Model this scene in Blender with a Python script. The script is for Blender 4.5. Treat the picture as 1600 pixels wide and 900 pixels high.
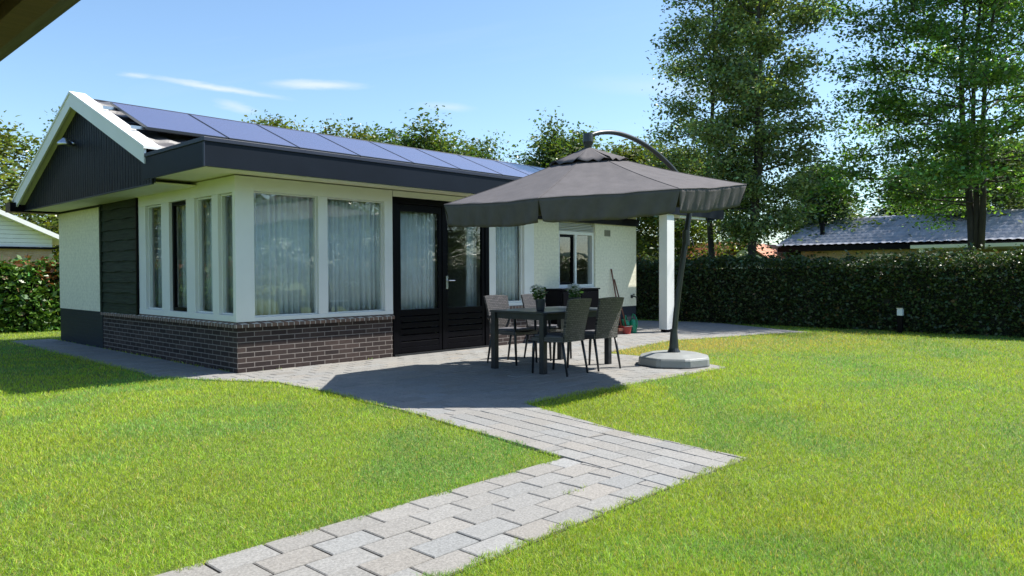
import bpy, bmesh, math, random
import numpy as np
from mathutils import Vector, Matrix
PI = math.pi
rad = math.radians
for o in list(bpy.data.objects):
    bpy.data.objects.remove(o)
scn = bpy.context.scene
COL = scn.collection

# ------------------------------------------------------------------ camera
CAM = Vector((-4.2581, -8.5489, 1.2))
FWD = Vector((0.727945, 0.68534437, -0.01997909)).normalized()
RGT = Vector((0.68541546, -0.72814057, -0.00411862)).normalized()
UPV = RGT.cross(FWD).normalized()
cd = bpy.data.cameras.new('camera')
cam = bpy.data.objects.new('camera', cd)
COL.objects.link(cam)
cam.matrix_world = Matrix((
    (RGT.x, UPV.x, -FWD.x, CAM.x),
    (RGT.y, UPV.y, -FWD.y, CAM.y),
    (RGT.z, UPV.z, -FWD.z, CAM.z),
    (0, 0, 0, 1)))
cd.sensor_width = 36.0
cd.lens = 36.0 * 1166.1 / 1600.0
cd.clip_start = 0.05
cd.clip_end = 3000
scn.camera = cam

# ------------------------------------------------------------------ light
SUNV = Vector((0.60, -0.335, 1.0)).normalized()          # towards the sun
SUN_EL = math.asin(SUNV.z)
SUN_ROT = math.atan2(SUNV.x, SUNV.y)
w = bpy.data.worlds.new('World')
scn.world = w
w.use_nodes = True
nt = w.node_tree
nt.nodes.clear()
N = nt.nodes.new
sky = N('ShaderNodeTexSky')
sky.sky_type = 'NISHITA'
sky.sun_disc = False
sky.sun_elevation = SUN_EL
sky.sun_rotation = SUN_ROT
sky.air_density = 1.0
sky.dust_density = 0.7
sky.ozone_density = 1.3
bg = N('ShaderNodeBackground')
bg.inputs['Strength'].default_value = 0.112
out = N('ShaderNodeOutputWorld')
# thin clouds that live in the sky by direction
tc = N('ShaderNodeTexCoord')
sep = N('ShaderNodeSeparateXYZ')
nt.links.new(tc.outputs['Generated'], sep.inputs[0])
mx = N('ShaderNodeMath'); mx.operation = 'MAXIMUM'; mx.inputs[1].default_value = 0.06
nt.links.new(sep.outputs[2], mx.inputs[0])
dx = N('ShaderNodeMath'); dx.operation = 'DIVIDE'
dy = N('ShaderNodeMath'); dy.operation = 'DIVIDE'
nt.links.new(sep.outputs[0], dx.inputs[0]); nt.links.new(mx.outputs[0], dx.inputs[1])
nt.links.new(sep.outputs[1], dy.inputs[0]); nt.links.new(mx.outputs[0], dy.inputs[1])
cmb = N('ShaderNodeCombineXYZ')
nt.links.new(dx.outputs[0], cmb.inputs[0]); nt.links.new(dy.outputs[0], cmb.inputs[1])
mp = N('ShaderNodeMapping')
mp.inputs['Scale'].default_value = (0.9, 0.42, 1)
mp.inputs['Rotation'].default_value = (0, 0, rad(28))
mp.inputs['Location'].default_value = (3.2, 1.1, 0)
nt.links.new(cmb.outputs[0], mp.inputs[0])
cn = N('ShaderNodeTexNoise')
cn.inputs['Scale'].default_value = 0.75
cn.inputs['Detail'].default_value = 9
cn.inputs['Roughness'].default_value = 0.62
cn.inputs['Distortion'].default_value = 0.6
nt.links.new(mp.outputs[0], cn.inputs['Vector'])
cr = N('ShaderNodeMapRange')
cr.inputs['From Min'].default_value = 0.585
cr.inputs['From Max'].default_value = 0.80
cr.inputs['To Min'].default_value = 0.0
cr.inputs['To Max'].default_value = 0.12
nt.links.new(cn.outputs[0], cr.inputs[0])
tint = N('ShaderNodeMixRGB'); tint.blend_type = 'MULTIPLY'
tint.inputs[0].default_value = 1.0
tint.inputs[2].default_value = (.90, 1.02, 1.08, 1)
nt.links.new(sky.outputs[0], tint.inputs[1])
mixc = N('ShaderNodeMixRGB')
mixc.inputs[2].default_value = (4.3, 4.8, 4.9, 1)
acc = cr.outputs[0]
wn = N('ShaderNodeTexNoise'); wn.inputs['Scale'].default_value = 5.5; wn.inputs['Detail'].default_value = 7; wn.inputs['Roughness'].default_value = .6
nt.links.new(cmb.outputs[0], wn.inputs['Vector'])
wv_ = N('ShaderNodeVectorMath'); wv_.operation = 'MULTIPLY_ADD'; wv_.inputs[1].default_value = (.16, .16, 0); 
nt.links.new(wn.outputs['Color'], wv_.inputs[0]); nt.links.new(cmb.outputs[0], wv_.inputs[2])
for (cx_, cy_, rot_, la, lb, amt) in ((1.93, 3.975, rad(-5), .50, .10, .85), (1.55, 4.03, rad(-30), .12, .07, .6), (2.26, 3.55, rad(-42), .34, .15, .80), (2.22, 4.36, rad(40), .30, .12, .5), (3.1, 3.46, rad(-20), .25, .16, .4), (3.7, 2.2, rad(-30), .8, .3, .25)):
    sb_ = N('ShaderNodeVectorMath'); sb_.operation = 'SUBTRACT'; sb_.inputs[1].default_value = (cx_, cy_, 0)
    nt.links.new(wv_.outputs[0], sb_.inputs[0])
    m1 = N('ShaderNodeMapping'); m1.vector_type = 'TEXTURE'; m1.inputs['Rotation'].default_value = (0, 0, rot_); m1.inputs['Scale'].default_value = (la, lb, 1)
    nt.links.new(sb_.outputs[0], m1.inputs[0])
    ln_ = N('ShaderNodeVectorMath'); ln_.operation = 'LENGTH'; nt.links.new(m1.outputs[0], ln_.inputs[0])
    mr = N('ShaderNodeMapRange'); mr.interpolation_type = 'SMOOTHSTEP'
    mr.inputs['From Min'].default_value = 0; mr.inputs['From Max'].default_value = 1.0; mr.inputs['To Min'].default_value = amt; mr.inputs['To Max'].default_value = 0
    nt.links.new(ln_.outputs['Value'], mr.inputs[0])
    ad_ = N('ShaderNodeMath'); ad_.operation = 'MAXIMUM'; nt.links.new(acc, ad_.inputs[0]); nt.links.new(mr.outputs[0], ad_.inputs[1]); acc = ad_.outputs[0]
nt.links.new(acc, mixc.inputs[0])
nt.links.new(tint.outputs[0], mixc.inputs[1])
nt.links.new(mixc.outputs[0], bg.inputs['Color'])
nt.links.new(bg.outputs[0], out.inputs[0])

sd = bpy.data.lights.new('sun', 'SUN')
sd.energy = 5.0
sd.angle = rad(0.53)
sd.color = (1.0, 0.955, 0.87)
so = bpy.data.objects.new('sun', sd)
COL.objects.link(so)
so.rotation_euler = SUNV.to_track_quat('Z', 'Y').to_euler()
so.location = (10, -8, 20)

scn.view_settings.view_transform = 'Standard'
scn.view_settings.look = 'None'
scn.view_settings.gamma = 1.0
scn.view_settings.use_curve_mapping = False
scn.view_settings.exposure = 0.88
scn.render.engine = 'CYCLES'
scn.cycles.max_bounces = 8
scn.cycles.diffuse_bounces = 3
scn.cycles.glossy_bounces = 4
scn.cycles.transparent_max_bounces = 12
scn.cycles.transmission_bounces = 4
scn.cycles.caustics_reflective = False
scn.cycles.caustics_refractive = False

# ------------------------------------------------------------------ helpers
def tag(o, label=None, cat=None, group=None, kind=None):
    if label: o['label'] = label
    if cat: o['category'] = cat
    if group: o['group'] = group
    if kind: o['kind'] = kind
    return o

def empty(name, loc=(0, 0, 0), rz=0.0):
    o = bpy.data.objects.new(name, None)
    COL.objects.link(o)
    o.location = loc
    o.rotation_euler = (0, 0, rz)
    o.empty_display_size = 0.2
    return o

class MB:
    """collects shapes and links them as ONE mesh object"""
    def __init__(s):
        s.v = []; s.f = []
    def add(s, vs, fs):
        b = len(s.v)
        s.v += [tuple(p) for p in vs]
        s.f += [tuple(i + b for i in f) for f in fs]
        return s
    def box(s, x0, x1, y0, y1, z0, z1, M=None):
        vs = [(x, y, z) for z in (z0, z1) for y in (y0, y1) for x in (x0, x1)]
        if M is not None: vs = [M @ Vector(p) for p in vs]
        return s.add(vs, [(0, 2, 3, 1), (4, 5, 7, 6), (0, 1, 5, 4), (2, 6, 7, 3), (0, 4, 6, 2), (1, 3, 7, 5)])
    def prism(s, poly, z0, z1, M=None):
        """poly in xy (ccw), extruded in z; M places it"""
        n = len(poly)
        vs = [Vector((p[0], p[1], z0)) for p in poly] + [Vector((p[0], p[1], z1)) for p in poly]
        if M is not None: vs = [M @ p for p in vs]
        fs = [tuple(range(n - 1, -1, -1)), tuple(range(n, 2 * n))]
        fs += [(i, (i + 1) % n, n + (i + 1) % n, n + i) for i in range(n)]
        return s.add(vs, fs)
    def tube(s, pts, rs, n=10, cap=True, flat=1.0):
        pts = [Vector(p) for p in pts]
        if not isinstance(rs, (list, tuple)): rs = [rs] * len(pts)
        base = len(s.v)
        ref = None
        for i, p in enumerate(pts):
            d = (pts[min(i + 1, len(pts) - 1)] - pts[max(i - 1, 0)]).normalized()
            if ref is None:
                ref = Vector((0, 0, 1)) if abs(d.z) < 0.9 else Vector((1, 0, 0))
            a = (ref - d * ref.dot(d)).normalized()
            ref = a
            b = d.cross(a)
            for k in range(n):
                t = 2 * PI * k / n
                s.v.append(tuple(p + a * math.cos(t) * rs[i] * flat + b * math.sin(t) * rs[i]))
        for i in range(len(pts) - 1):
            for k in range(n):
                k2 = (k + 1) % n
                s.f.append((base + i * n + k, base + i * n + k2, base + (i + 1) * n + k2, base + (i + 1) * n + k))
        if cap:
            s.f.append(tuple(base + k for k in range(n - 1, -1, -1)))
            s.f.append(tuple(base + (len(pts) - 1) * n + k for k in range(n)))
        return s
    def lathe(s, c, prof, n=16):
        c = Vector(c)
        base = len(s.v)
        for r, z in prof:
            for k in range(n):
                t = 2 * PI * k / n
                s.v.append(tuple(c + Vector((r * math.cos(t), r * math.sin(t), z))))
        for i in range(len(prof) - 1):
            for k in range(n):
                k2 = (k + 1) % n
                s.f.append((base + i * n + k, base + i * n + k2, base + (i + 1) * n + k2, base + (i + 1) * n + k))
        s.f.append(tuple(base + k for k in range(n - 1, -1, -1)))
        s.f.append(tuple(base + (len(prof) - 1) * n + k for k in range(n)))
        return s
    def build(s, name, mat, parent=None, smooth=False, bevel=0.0, loc=None):
        me = bpy.data.meshes.new(name)
        me.from_pydata(s.v, [], s.f)
        me.validate()
        bm = bmesh.new(); bm.from_mesh(me)
        bmesh.ops.recalc_face_normals(bm, faces=bm.faces)
        bm.to_mesh(me); bm.free()
        me.materials.append(mat)
        if smooth:
            me.polygons.foreach_set('use_smooth', [True] * len(me.polygons))
        o = bpy.data.objects.new(name, me)
        COL.objects.link(o)
        if parent is not None: o.parent = parent
        if loc is not None: o.location = loc
        if bevel:
            m = o.modifiers.new('bevel', 'BEVEL'); m.width = bevel; m.segments = 2
            m.limit_method = 'ANGLE'; m.angle_limit = rad(40)
        return o

def np_mesh(name, V, F, mat, parent=None, col=None, loc=None, smooth=False):
    """V (n,3), F list of (m,k) index arrays"""
    me = bpy.data.meshes.new(name)
    V = np.asarray(V, np.float32)
    me.vertices.add(len(V))
    me.vertices.foreach_set('co', V.ravel())
    if not isinstance(F, list): F = [F]
    loops = np.concatenate([f.ravel() for f in F]).astype(np.int32)
    tot = np.concatenate([np.full(len(f), f.shape[1]) for f in F]).astype(np.int32)
    st = np.concatenate([[0], np.cumsum(tot)[:-1]]).astype(np.int32)
    me.loops.add(len(loops)); me.loops.foreach_set('vertex_index', loops)
    me.polygons.add(len(tot)); me.polygons.foreach_set('loop_start', st)
    me.polygons.foreach_set('loop_total', tot)
    if smooth: me.polygons.foreach_set('use_smooth', np.ones(len(tot), bool))
    me.update(calc_edges=True)
    if col is not None:
        a = me.color_attributes.new('tone', 'FLOAT_COLOR', 'POINT')
        c4 = np.ones((len(V), 4), np.float32); c4[:, :3] = col
        a.data.foreach_set('color', c4.ravel())
    me.materials.append(mat)
    o = bpy.data.objects.new(name, me)
    COL.objects.link(o)
    if parent is not None: o.parent = parent
    if loc is not None: o.location = loc
    return o

# ------------------------------------------------------------------ materials
def new_mat(name):
    m = bpy.data.materials.new(name)
    m.use_nodes = True
    t = m.node_tree
    return m, t, t.nodes['Principled BSDF']

def pmat(name, col, rough=0.6, var=0.12, scale=6.0, bump=0.0, bscale=60.0, metal=0.0, spec=0.5, stretch=(1, 1, 1), coat=0.0):
    m, t, p = new_mat(name)
    n = t.nodes.new; L = t.links.new
    c = n('ShaderNodeTexCoord'); mp_ = n('ShaderNodeMapping')
    mp_.inputs['Scale'].default_value = stretch
    L(c.outputs['Object'], mp_.inputs[0])
    a = n('ShaderNodeTexNoise'); a.inputs['Scale'].default_value = scale; a.inputs['Detail'].default_value = 6
    L(mp_.outputs[0], a.inputs['Vector'])
    r = n('ShaderNodeMapRange'); r.inputs['From Min'].default_value = .3; r.inputs['From Max'].default_value = .7
    r.inputs['To Min'].default_value = 1 - var; r.inputs['To Max'].default_value = 1 + var
    L(a.outputs[0], r.inputs[0])
    mul = n('ShaderNodeMixRGB'); mul.blend_type = 'MULTIPLY'; mul.inputs[0].default_value = 1
    mul.inputs[1].default_value = (*col, 1)
    L(r.outputs[0], mul.inputs[2]); L(mul.outputs[0], p.inputs['Base Color'])
    p.inputs['Roughness'].default_value = rough
    p.inputs['Metallic'].default_value = metal
    p.inputs['Specular IOR Level'].default_value = spec
    p.inputs['Coat Weight'].default_value = coat
    if bump:
        b = n('ShaderNodeTexNoise'); b.inputs['Scale'].default_value = bscale; b.inputs['Detail'].default_value = 5
        L(mp_.outputs[0], b.inputs['Vector'])
        bb = n('ShaderNodeBump'); bb.inputs['Strength'].default_value = bump; bb.inputs['Distance'].default_value = 0.01
        L(b.outputs[0], bb.inputs['Height']); L(bb.outputs[0], p.inputs['Normal'])
    return m

def brick_mat(name, c1, c2, mortar, rough=0.8, msize=0.006, bw=0.22, rh=0.0625, zoff=0.0, bump=0.6, vertical=False, spec=0.4):
    m, t, p = new_mat(name)
    n = t.nodes.new; L = t.links.new
    c = n('ShaderNodeTexCoord'); s = n('ShaderNodeSeparateXYZ'); L(c.outputs['Object'], s.inputs[0])
    ad = n('ShaderNodeMath'); L(s.outputs[0], ad.inputs[0]); L(s.outputs[1], ad.inputs[1])
    az = n('ShaderNodeMath'); az.inputs[1].default_value = zoff; L(s.outputs[2], az.inputs[0])
    cb = n('ShaderNodeCombineXYZ')
    if vertical:
        L(ad.outputs[0], cb.inputs[1]); L(az.outputs[0], cb.inputs[0])
    else:
        L(ad.outputs[0], cb.inputs[0]); L(az.outputs[0], cb.inputs[1])
    b = n('ShaderNodeTexBrick'); L(cb.outputs[0], b.inputs['Vector'])
    b.inputs['Scale'].default_value = 1
    b.inputs['Brick Width'].default_value = bw; b.inputs['Row Height'].default_value = rh
    b.inputs['Mortar Size'].default_value = msize; b.inputs['Mortar Smooth'].default_value = .15
    b.inputs['Bias'].default_value = 0
    b.inputs['Color1'].default_value = (*c1, 1); b.inputs['Color2'].default_value = (*c2, 1)
    b.inputs['Mortar'].default_value = (*mortar, 1)
    nn = n('ShaderNodeTexNoise'); nn.inputs['Scale'].default_value = 22; nn.inputs['Detail'].default_value = 8
    L(c.outputs['Object'], nn.inputs['Vector'])
    r = n('ShaderNodeMapRange'); r.inputs['To Min'].default_value = .72; r.inputs['To Max'].default_value = 1.28
    L(nn.outputs[0], r.inputs[0])
    mul = n('ShaderNodeMixRGB'); mul.blend_type = 'MULTIPLY'; mul.inputs[0].default_value = 1
    L(b.outputs['Color'], mul.inputs[1]); L(r.outputs[0], mul.inputs[2]); L(mul.outputs[0], p.inputs['Base Color'])
    p.inputs['Roughness'].default_value = rough
    p.inputs['Specular IOR Level'].default_value = spec
    inv = n('ShaderNodeMath'); inv.operation = 'MULTIPLY_ADD'; inv.inputs[1].default_value = -1; inv.inputs[2].default_value = 1
    L(b.outputs['Fac'], inv.inputs[0])
    ns = n('ShaderNodeMath'); ns.operation = 'MULTIPLY_ADD'; ns.inputs[1].default_value = .35
    L(nn.outputs[0], ns.inputs[0]); L(inv.outputs[0], ns.inputs[2])
    bb = n('ShaderNodeBump'); bb.inputs['Strength'].default_value = bump; bb.inputs['Distance'].default_value = 0.008
    L(ns.outputs[0], bb.inputs['Height']); L(bb.outputs[0], p.inputs['Normal'])
    return m

def attr_mat(name, rough=0.5, spec=0.4, trans=0.0, mulc=(1, 1, 1), tcol=(1, 1, 1), bump=0.0, nscale=0):
    """colour from the 'tone' attribute; trans = share of light let through"""
    m, t, p = new_mat(name)
    n = t.nodes.new; L = t.links.new
    a = n('ShaderNodeVertexColor'); a.layer_name = 'tone'
    mul = n('ShaderNodeMixRGB'); mul.blend_type = 'MULTIPLY'; mul.inputs[0].default_value = 1
    mul.inputs[2].default_value = (*mulc, 1); L(a.outputs[0], mul.inputs[1])
    src = mul.outputs[0]
    if nscale:
        c = n('ShaderNodeTexCoord')
        nn = n('ShaderNodeTexNoise'); nn.inputs['Scale'].default_value = nscale; nn.inputs['Detail'].default_value = 10
        nn.inputs['Roughness'].default_value = .65
        L(c.outputs['Object'], nn.inputs['Vector'])
        r = n('ShaderNodeMapRange'); r.inputs['From Min'].default_value = .25; r.inputs['From Max'].default_value = .75
        r.inputs['To Min'].default_value = .62; r.inputs['To Max'].default_value = 1.35
        L(nn.outputs[0], r.inputs[0])
        m2 = n('ShaderNodeMixRGB'); m2.blend_type = 'MULTIPLY'; m2.inputs[0].default_value = 1
        L(src, m2.inputs[1]); L(r.outputs[0], m2.inputs[2]); src = m2.outputs[0]
        if bump:
            bb = n('ShaderNodeBump'); bb.inputs['Strength'].default_value = bump; bb.inputs['Distance'].default_value = 0.006
            L(nn.outputs[0], bb.inputs['Height']); L(bb.outputs[0], p.inputs['Normal'])
    L(src, p.inputs['Base Color'])
    p.inputs['Roughness'].default_value = rough
    p.inputs['Specular IOR Level'].default_value = spec
    if trans:
        tr = n('ShaderNodeBsdfTranslucent')
        tm = n('ShaderNodeMixRGB'); tm.blend_type = 'MULTIPLY'; tm.inputs[0].default_value = 1
        tm.inputs[2].default_value = (*tcol, 1); L(src, tm.inputs[1]); L(tm.outputs[0], tr.inputs[0])
        mixs = n('ShaderNodeMixShader'); mixs.inputs[0].default_value = trans
        L(p.outputs[0], mixs.inputs[1]); L(tr.outputs[0], mixs.inputs[2])
        L(mixs.outputs[0], t.nodes['Material Output'].inputs[0])
    return m

def glass_mat(name, tint=(.97, .99, .985), ior=2.1):
    m, t, p = new_mat(name)
    n = t.nodes.new; L = t.links.new
    t.nodes.remove(p)
    fr = n('ShaderNodeFresnel'); fr.inputs[0].default_value = ior
    tr = n('ShaderNodeBsdfTransparent'); tr.inputs[0].default_value = (*tint, 1)
    gl = n('ShaderNodeBsdfGlossy'); gl.inputs['Roughness'].default_value = 0.0
    gl.inputs['Color'].default_value = (1, 1, 1, 1)
    # slightly wavy panes
    c = n('ShaderNodeTexCoord'); nn = n('ShaderNodeTexNoise'); nn.inputs['Scale'].default_value = 2.2
    L(c.outputs['Object'], nn.inputs['Vector'])
    bb = n('ShaderNodeBump'); bb.inputs['Strength'].default_value = .05; bb.inputs['Distance'].default_value = .05
    L(nn.outputs[0], bb.inputs['Height']); L(bb.outputs[0], gl.inputs['Normal'])
    mi = n('ShaderNodeMixShader')
    ge = n('ShaderNodeNewGeometry'); iv = n('ShaderNodeMath'); iv.operation = 'MULTIPLY_ADD'; iv.inputs[1].default_value = -1; iv.inputs[2].default_value = 1
    L(ge.outputs['Backfacing'], iv.inputs[0])
    fm = n('ShaderNodeMath'); fm.operation = 'MULTIPLY'; L(fr.outputs[0], fm.inputs[0]); L(iv.outputs[0], fm.inputs[1])
    L(fm.outputs[0], mi.inputs[0]); L(tr.outputs[0], mi.inputs[1]); L(gl.outputs[0], mi.inputs[2])
    L(mi.outputs[0], t.nodes['Material Output'].inputs[0])
    return m

def cloth_mat(name, col, trans=0.4, rough=0.9, var=.06):
    m = pmat(name, col, rough, var, 9, bump=.15, bscale=220, spec=.3)
    t = m.node_tree; n = t.nodes.new; L = t.links.new
    p = t.nodes['Principled BSDF']
    tr = n('ShaderNodeBsdfTranslucent'); tr.inputs[0].default_value = (*col, 1)
    mi = n('ShaderNodeMixShader'); mi.inputs[0].default_value = trans
    L(p.outputs[0], mi.inputs[1]); L(tr.outputs[0], mi.inputs[2])
    L(mi.outputs[0], t.nodes['Material Output'].inputs[0])
    return m

M = {}
M['brick_dark'] = brick_mat('dark brick', (.034, .026, .026), (.068, .050, .046), (.24, .215, .20), zoff=.0, spec=.15, msize=.005)
M['brick_sill'] = brick_mat('brick sill', (.12, .085, .07), (.2, .12, .09), (.5, .47, .43), bw=.4, rh=.077, vertical=True)
M['brick_white'] = brick_mat('white painted brick', (.80, .765, .61), (.81, .775, .62), (.77, .735, .585), rough=.6, msize=.005, bump=.2)  # white walls; cream cast of light bounced off the grass is put into the colour
M['brick_base'] = brick_mat('dark painted brick', (.012, .018, .032), (.016, .022, .036), (.010, .014, .024), rough=.55, msize=.008, bump=.5)
M['brick_tan'] = brick_mat('tan brick', (.42, .27, .16), (.5, .34, .2), (.45, .38, .3))
M['white'] = pmat('white paint', (.80, .80, .78), .4, .03, 3, bump=.05, bscale=40)
M['cream'] = pmat('cream soffit paint', (.80, .78, .62), .55, .04, 3, bump=.08, bscale=30)
M['fascia'] = pmat('dark fascia board', (.010, .014, .022), .42, .12, 2.5, bump=.04, bscale=12, spec=.15)
M['fascia_cap'] = pmat('roof edge trim', (.035, .042, .065), .4, .1, 3, spec=.3)
M['black'] = pmat('black paint', (.004, .004, .006), .35, .15, 4, bump=.03, bscale=30, spec=.08)
M['plank'] = pmat('black stained boards', (.012, .014, .020), .45, .45, 7, bump=.3, bscale=26, stretch=(6, 6, .5), spec=.12)
M['siding'] = pmat('dark green boards', (.018, .028, .018), .6, .5, 5, bump=.5, bscale=18, stretch=(1, .6, 8), spec=.25)
M['tile'] = pmat('dark roof tile', (.10, .095, .10), .5, .35, 5, bump=.3, bscale=30)
M['tile_grey'] = pmat('grey glazed roof tile', (.30, .31, .35), .28, .2, 3, bump=.1, bscale=20)
M['tile_red'] = pmat('orange roof tile', (.42, .15, .07), .6, .25, 3)
M['zinc'] = pmat('bare metal', (.55, .56, .58), .3, .1, 8, metal=1)
M['glass'] = glass_mat('window glass')
M['curtain'] = cloth_mat('sheer curtain', (.86, .93, .97), .15)
M['room'] = pmat('room plaster', (.6, .59, .56), .8, .05, 2)
M['roomfloor'] = pmat('room floor', (.12, .09, .06), .5, .2, 3)
M['dark_metal'] = pmat('dark metal', (.03, .033, .038), .38, .15, 8, metal=.4)
M['mast'] = pmat('grey mast', (.045, .05, .052), .35, .15, 8, metal=.3)
M['stone'] = pmat('grey plastic base', (.25, .26, .255), .45, .10, 6, bump=.25, bscale=90)
M['canopy'] = cloth_mat('taupe canopy cloth', (.100, .092, .095), .0, var=.10)
M['terracotta'] = pmat('dark pot', (.035, .04, .05), .5, .15, 9)
M['greenplastic'] = pmat('green plastic', (.01, .26, .13), .35, .1, 9)
M['redplastic'] = pmat('red plastic', (.35, .03, .025), .4, .1, 9)
M['wood'] = pmat('brown boards', (.07, .035, .014), .65, .35, 5, bump=.3, bscale=25, stretch=(.6, 8, 8))
M['woodgrey'] = pmat('weathered beam', (.07, .068, .06), .7, .3, 5, bump=.3, bscale=25, stretch=(8, .6, 8))
M['stick'] = pmat('brown stick', (.16, .06, .04), .5, .15, 9)
M['bark'] = pmat('bark', (.060, .050, .040), .9, .4, 7, bump=.8, bscale=30, stretch=(1, 1, .35))
M['twigs'] = pmat('twigs inside hedge', (.018, .022, .012), .95, .5, 12, bump=1, bscale=25)
M['leaf'] = attr_mat('tree leaves', .34, .6, .45, tcol=(1.25, 1.35, .5))
M['hedge_leaf'] = attr_mat('hedge leaves', .38, .5, .25, tcol=(1.2, 1.3, .5))
M['grass'] = attr_mat('grass blades', .55, .35, .40, tcol=(1.2, 1.2, .5))
M['paver'] = attr_mat('concrete pavers', .85, .3, 0, bump=.4, nscale=85)
M['petal'] = pmat('white petals', (.78, .80, .76), .6, .05, 9)
M['beige'] = pmat('beige render', (.55, .45, .32), .8, .08, 3)
M['lampglass'] = pmat('frosted lamp top', (.72, .76, .82), .25, .03, 9)

# solar glass: dark cells, base colour lifted to stand in for the reflected sky
m, t, p = new_mat('solar glass')
p.inputs['Base Color'].default_value = (.085, .09, .17, 1)
p.inputs['Roughness'].default_value = .14
p.inputs['IOR'].default_value = 1.9
p.inputs['Specular IOR Level'].default_value = 1.0
n = t.nodes.new; L = t.links.new
c = n('ShaderNodeTexCoord'); nn = n('ShaderNodeTexNoise'); nn.inputs['Scale'].default_value = 1.4
L(c.outputs['Object'], nn.inputs['Vector'])
r = n('ShaderNodeMapRange'); r.inputs['To Min'].default_value = .2; r.inputs['To Max'].default_value = .3
L(nn.outputs[0], r.inputs[0]); L(r.outputs[0], p.inputs['Roughness'])
M['solar'] = m

# wicker weave
m, t, p = new_mat('grey wicker')
n = t.nodes.new; L = t.links.new
c = n('ShaderNodeTexCoord'); b = n('ShaderNodeTexBrick')
s = n('ShaderNodeSeparateXYZ'); cb = n('ShaderNodeCombineXYZ'); L(c.outputs['Object'], s.inputs[0])
ad = n('ShaderNodeMath'); L(s.outputs[0], ad.inputs[0])
ad.inputs[1].default_value = 0
L(ad.outputs[0], cb.inputs[0])
az = n('ShaderNodeMath'); L(s.outputs[2], az.inputs[0]); L(s.outputs[1], az.inputs[1]); L(s.outputs[2], cb.inputs[1])
L(cb.outputs[0], b.inputs['Vector'])
b.inputs['Scale'].default_value = 1; b.inputs['Brick Width'].default_value = .046; b.inputs['Row Height'].default_value = .022
b.inputs['Mortar Size'].default_value = .0042; b.inputs['Mortar Smooth'].default_value = .6
b.inputs['Color1'].default_value = (.052, .05, .052, 1); b.inputs['Color2'].default_value = (.115, .105, .108, 1)
b.inputs['Mortar'].default_value = (.012, .012, .014, 1)
L(b.outputs['Color'], p.inputs['Base Color']); p.inputs['Roughness'].default_value = .42
inv = n('ShaderNodeMath'); inv.operation = 'MULTIPLY_ADD'; inv.inputs[1].default_value = -1; inv.inputs[2].default_value = 1
L(b.outputs['Fac'], inv.inputs[0])
bb = n('ShaderNodeBump'); bb.inputs['Strength'].default_value = .8; bb.inputs['Distance'].default_value = .006
L(inv.outputs[0], bb.inputs['Height']); L(bb.outputs[0], p.inputs['Normal'])
M['wicker'] = m

# ground under the grass
m, t, p = new_mat('lawn soil')
n = t.nodes.new; L = t.links.new
c = n('ShaderNodeTexCoord'); a = n('ShaderNodeTexNoise'); a.inputs['Scale'].default_value = 30; a.inputs['Detail'].default_value = 8
L(c.outputs['Object'], a.inputs['Vector'])
rp = n('ShaderNodeValToRGB')
rp.color_ramp.elements[0].position = .3; rp.color_ramp.elements[0].color = (.045, .075, .012, 1)
rp.color_ramp.elements[1].position = .7; rp.color_ramp.elements[1].color = (.15, .20, .03, 1)
L(a.outputs[0], rp.inputs[0]); L(rp.outputs[0], p.inputs['Base Color']); p.inputs['Roughness'].default_value = .95
bb = n('ShaderNodeBump'); bb.inputs['Strength'].default_value = .8; bb.inputs['Distance'].default_value = .03
L(a.outputs[0], bb.inputs['Height']); L(bb.outputs[0], p.inputs['Normal'])
M['soil'] = m

# ------------------------------------------------------------------ ground
g = MB(); g.add([(-600, -600, -.008), (600, -600, -.008), (600, 600, -.008), (-600, 600, -.008)], [(0, 1, 2, 3)])
tag(g.build('ground', M['soil']), kind='structure')

def clip(poly, conv):
    """Sutherland-Hodgman against a ccw convex polygon"""
    out_ = poly
    for i in range(len(conv)):
        a = conv[i]; b = conv[(i + 1) % len(conv)]
        inp = out_; out_ = []
        if not inp: break
        def side(q): return (b[0] - a[0]) * (q[1] - a[1]) - (b[1] - a[1]) * (q[0] - a[0])
        for j in range(len(inp)):
            q = inp[j]; r_ = inp[(j + 1) % len(inp)]
            sq, sr = side(q), side(r_)
            if sq >= 0: out_.append(q)
            if (sq >= 0) != (sr >= 0):
                tt = sq / (sq - sr)
                out_.append((q[0] + (r_[0] - q[0]) * tt, q[1] + (r_[1] - q[1]) * tt))
    return out_
def area(p_):
    return .5 * sum(p_[i][0] * p_[(i + 1) % len(p_)][1] - p_[(i + 1) % len(p_)][0] * p_[i][1] for i in range(len(p_)))

R1 = [(-8.5, -6.35), (-.655, -6.35), (-.53, -5.49), (-8.5, -5.49)]
R2 = [(-.65, -6.35), (.25, -6.37), (.40, -5.24), (-.49, -5.24)]
R2b = [(-.49, -5.237), (.40, -5.237), (.80, -3.9), (-.26, -3.9)]
C1 = [(-.26, -3.895), (4.42, -4.08), (4.75, -3.4), (4.75, -1.9), (-.05, -1.9), (-.14, -2.87)]
C2 = [(-.05, -1.895), (5.2, -1.895), (7.06, -1.6), (7.06, .06), (.005, .06), (-.05, -1.0)]
C3 = [(7.065, -1.6), (9.63, -2.25), (9.63, .06), (7.065, .06)]
C7 = [(9.633, -2.25), (10.5, -2.7), (12.0, .3), (11.4, 1.9), (9.633, 1.9)]
C8 = [(8.6, .063), (9.63, .063), (9.63, 1.9), (8.6, 1.9)]
C5 = [(-.40, -.42), (-.053, -1.0), (.002, .06), (-.005, .8), (-.78, .8), (-.80, .55)]
C4 = [(-.74, .805), (-.005, .805), (-.005, 7.3), (-.66, 7.3)]
C6 = [(8.6, 1.905), (11.2, 1.905), (11.2, 5.0), (8.6, 5.0)]
def ccw(p_): return p_ if area(p_) > 0 else p_[::-1]
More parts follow.
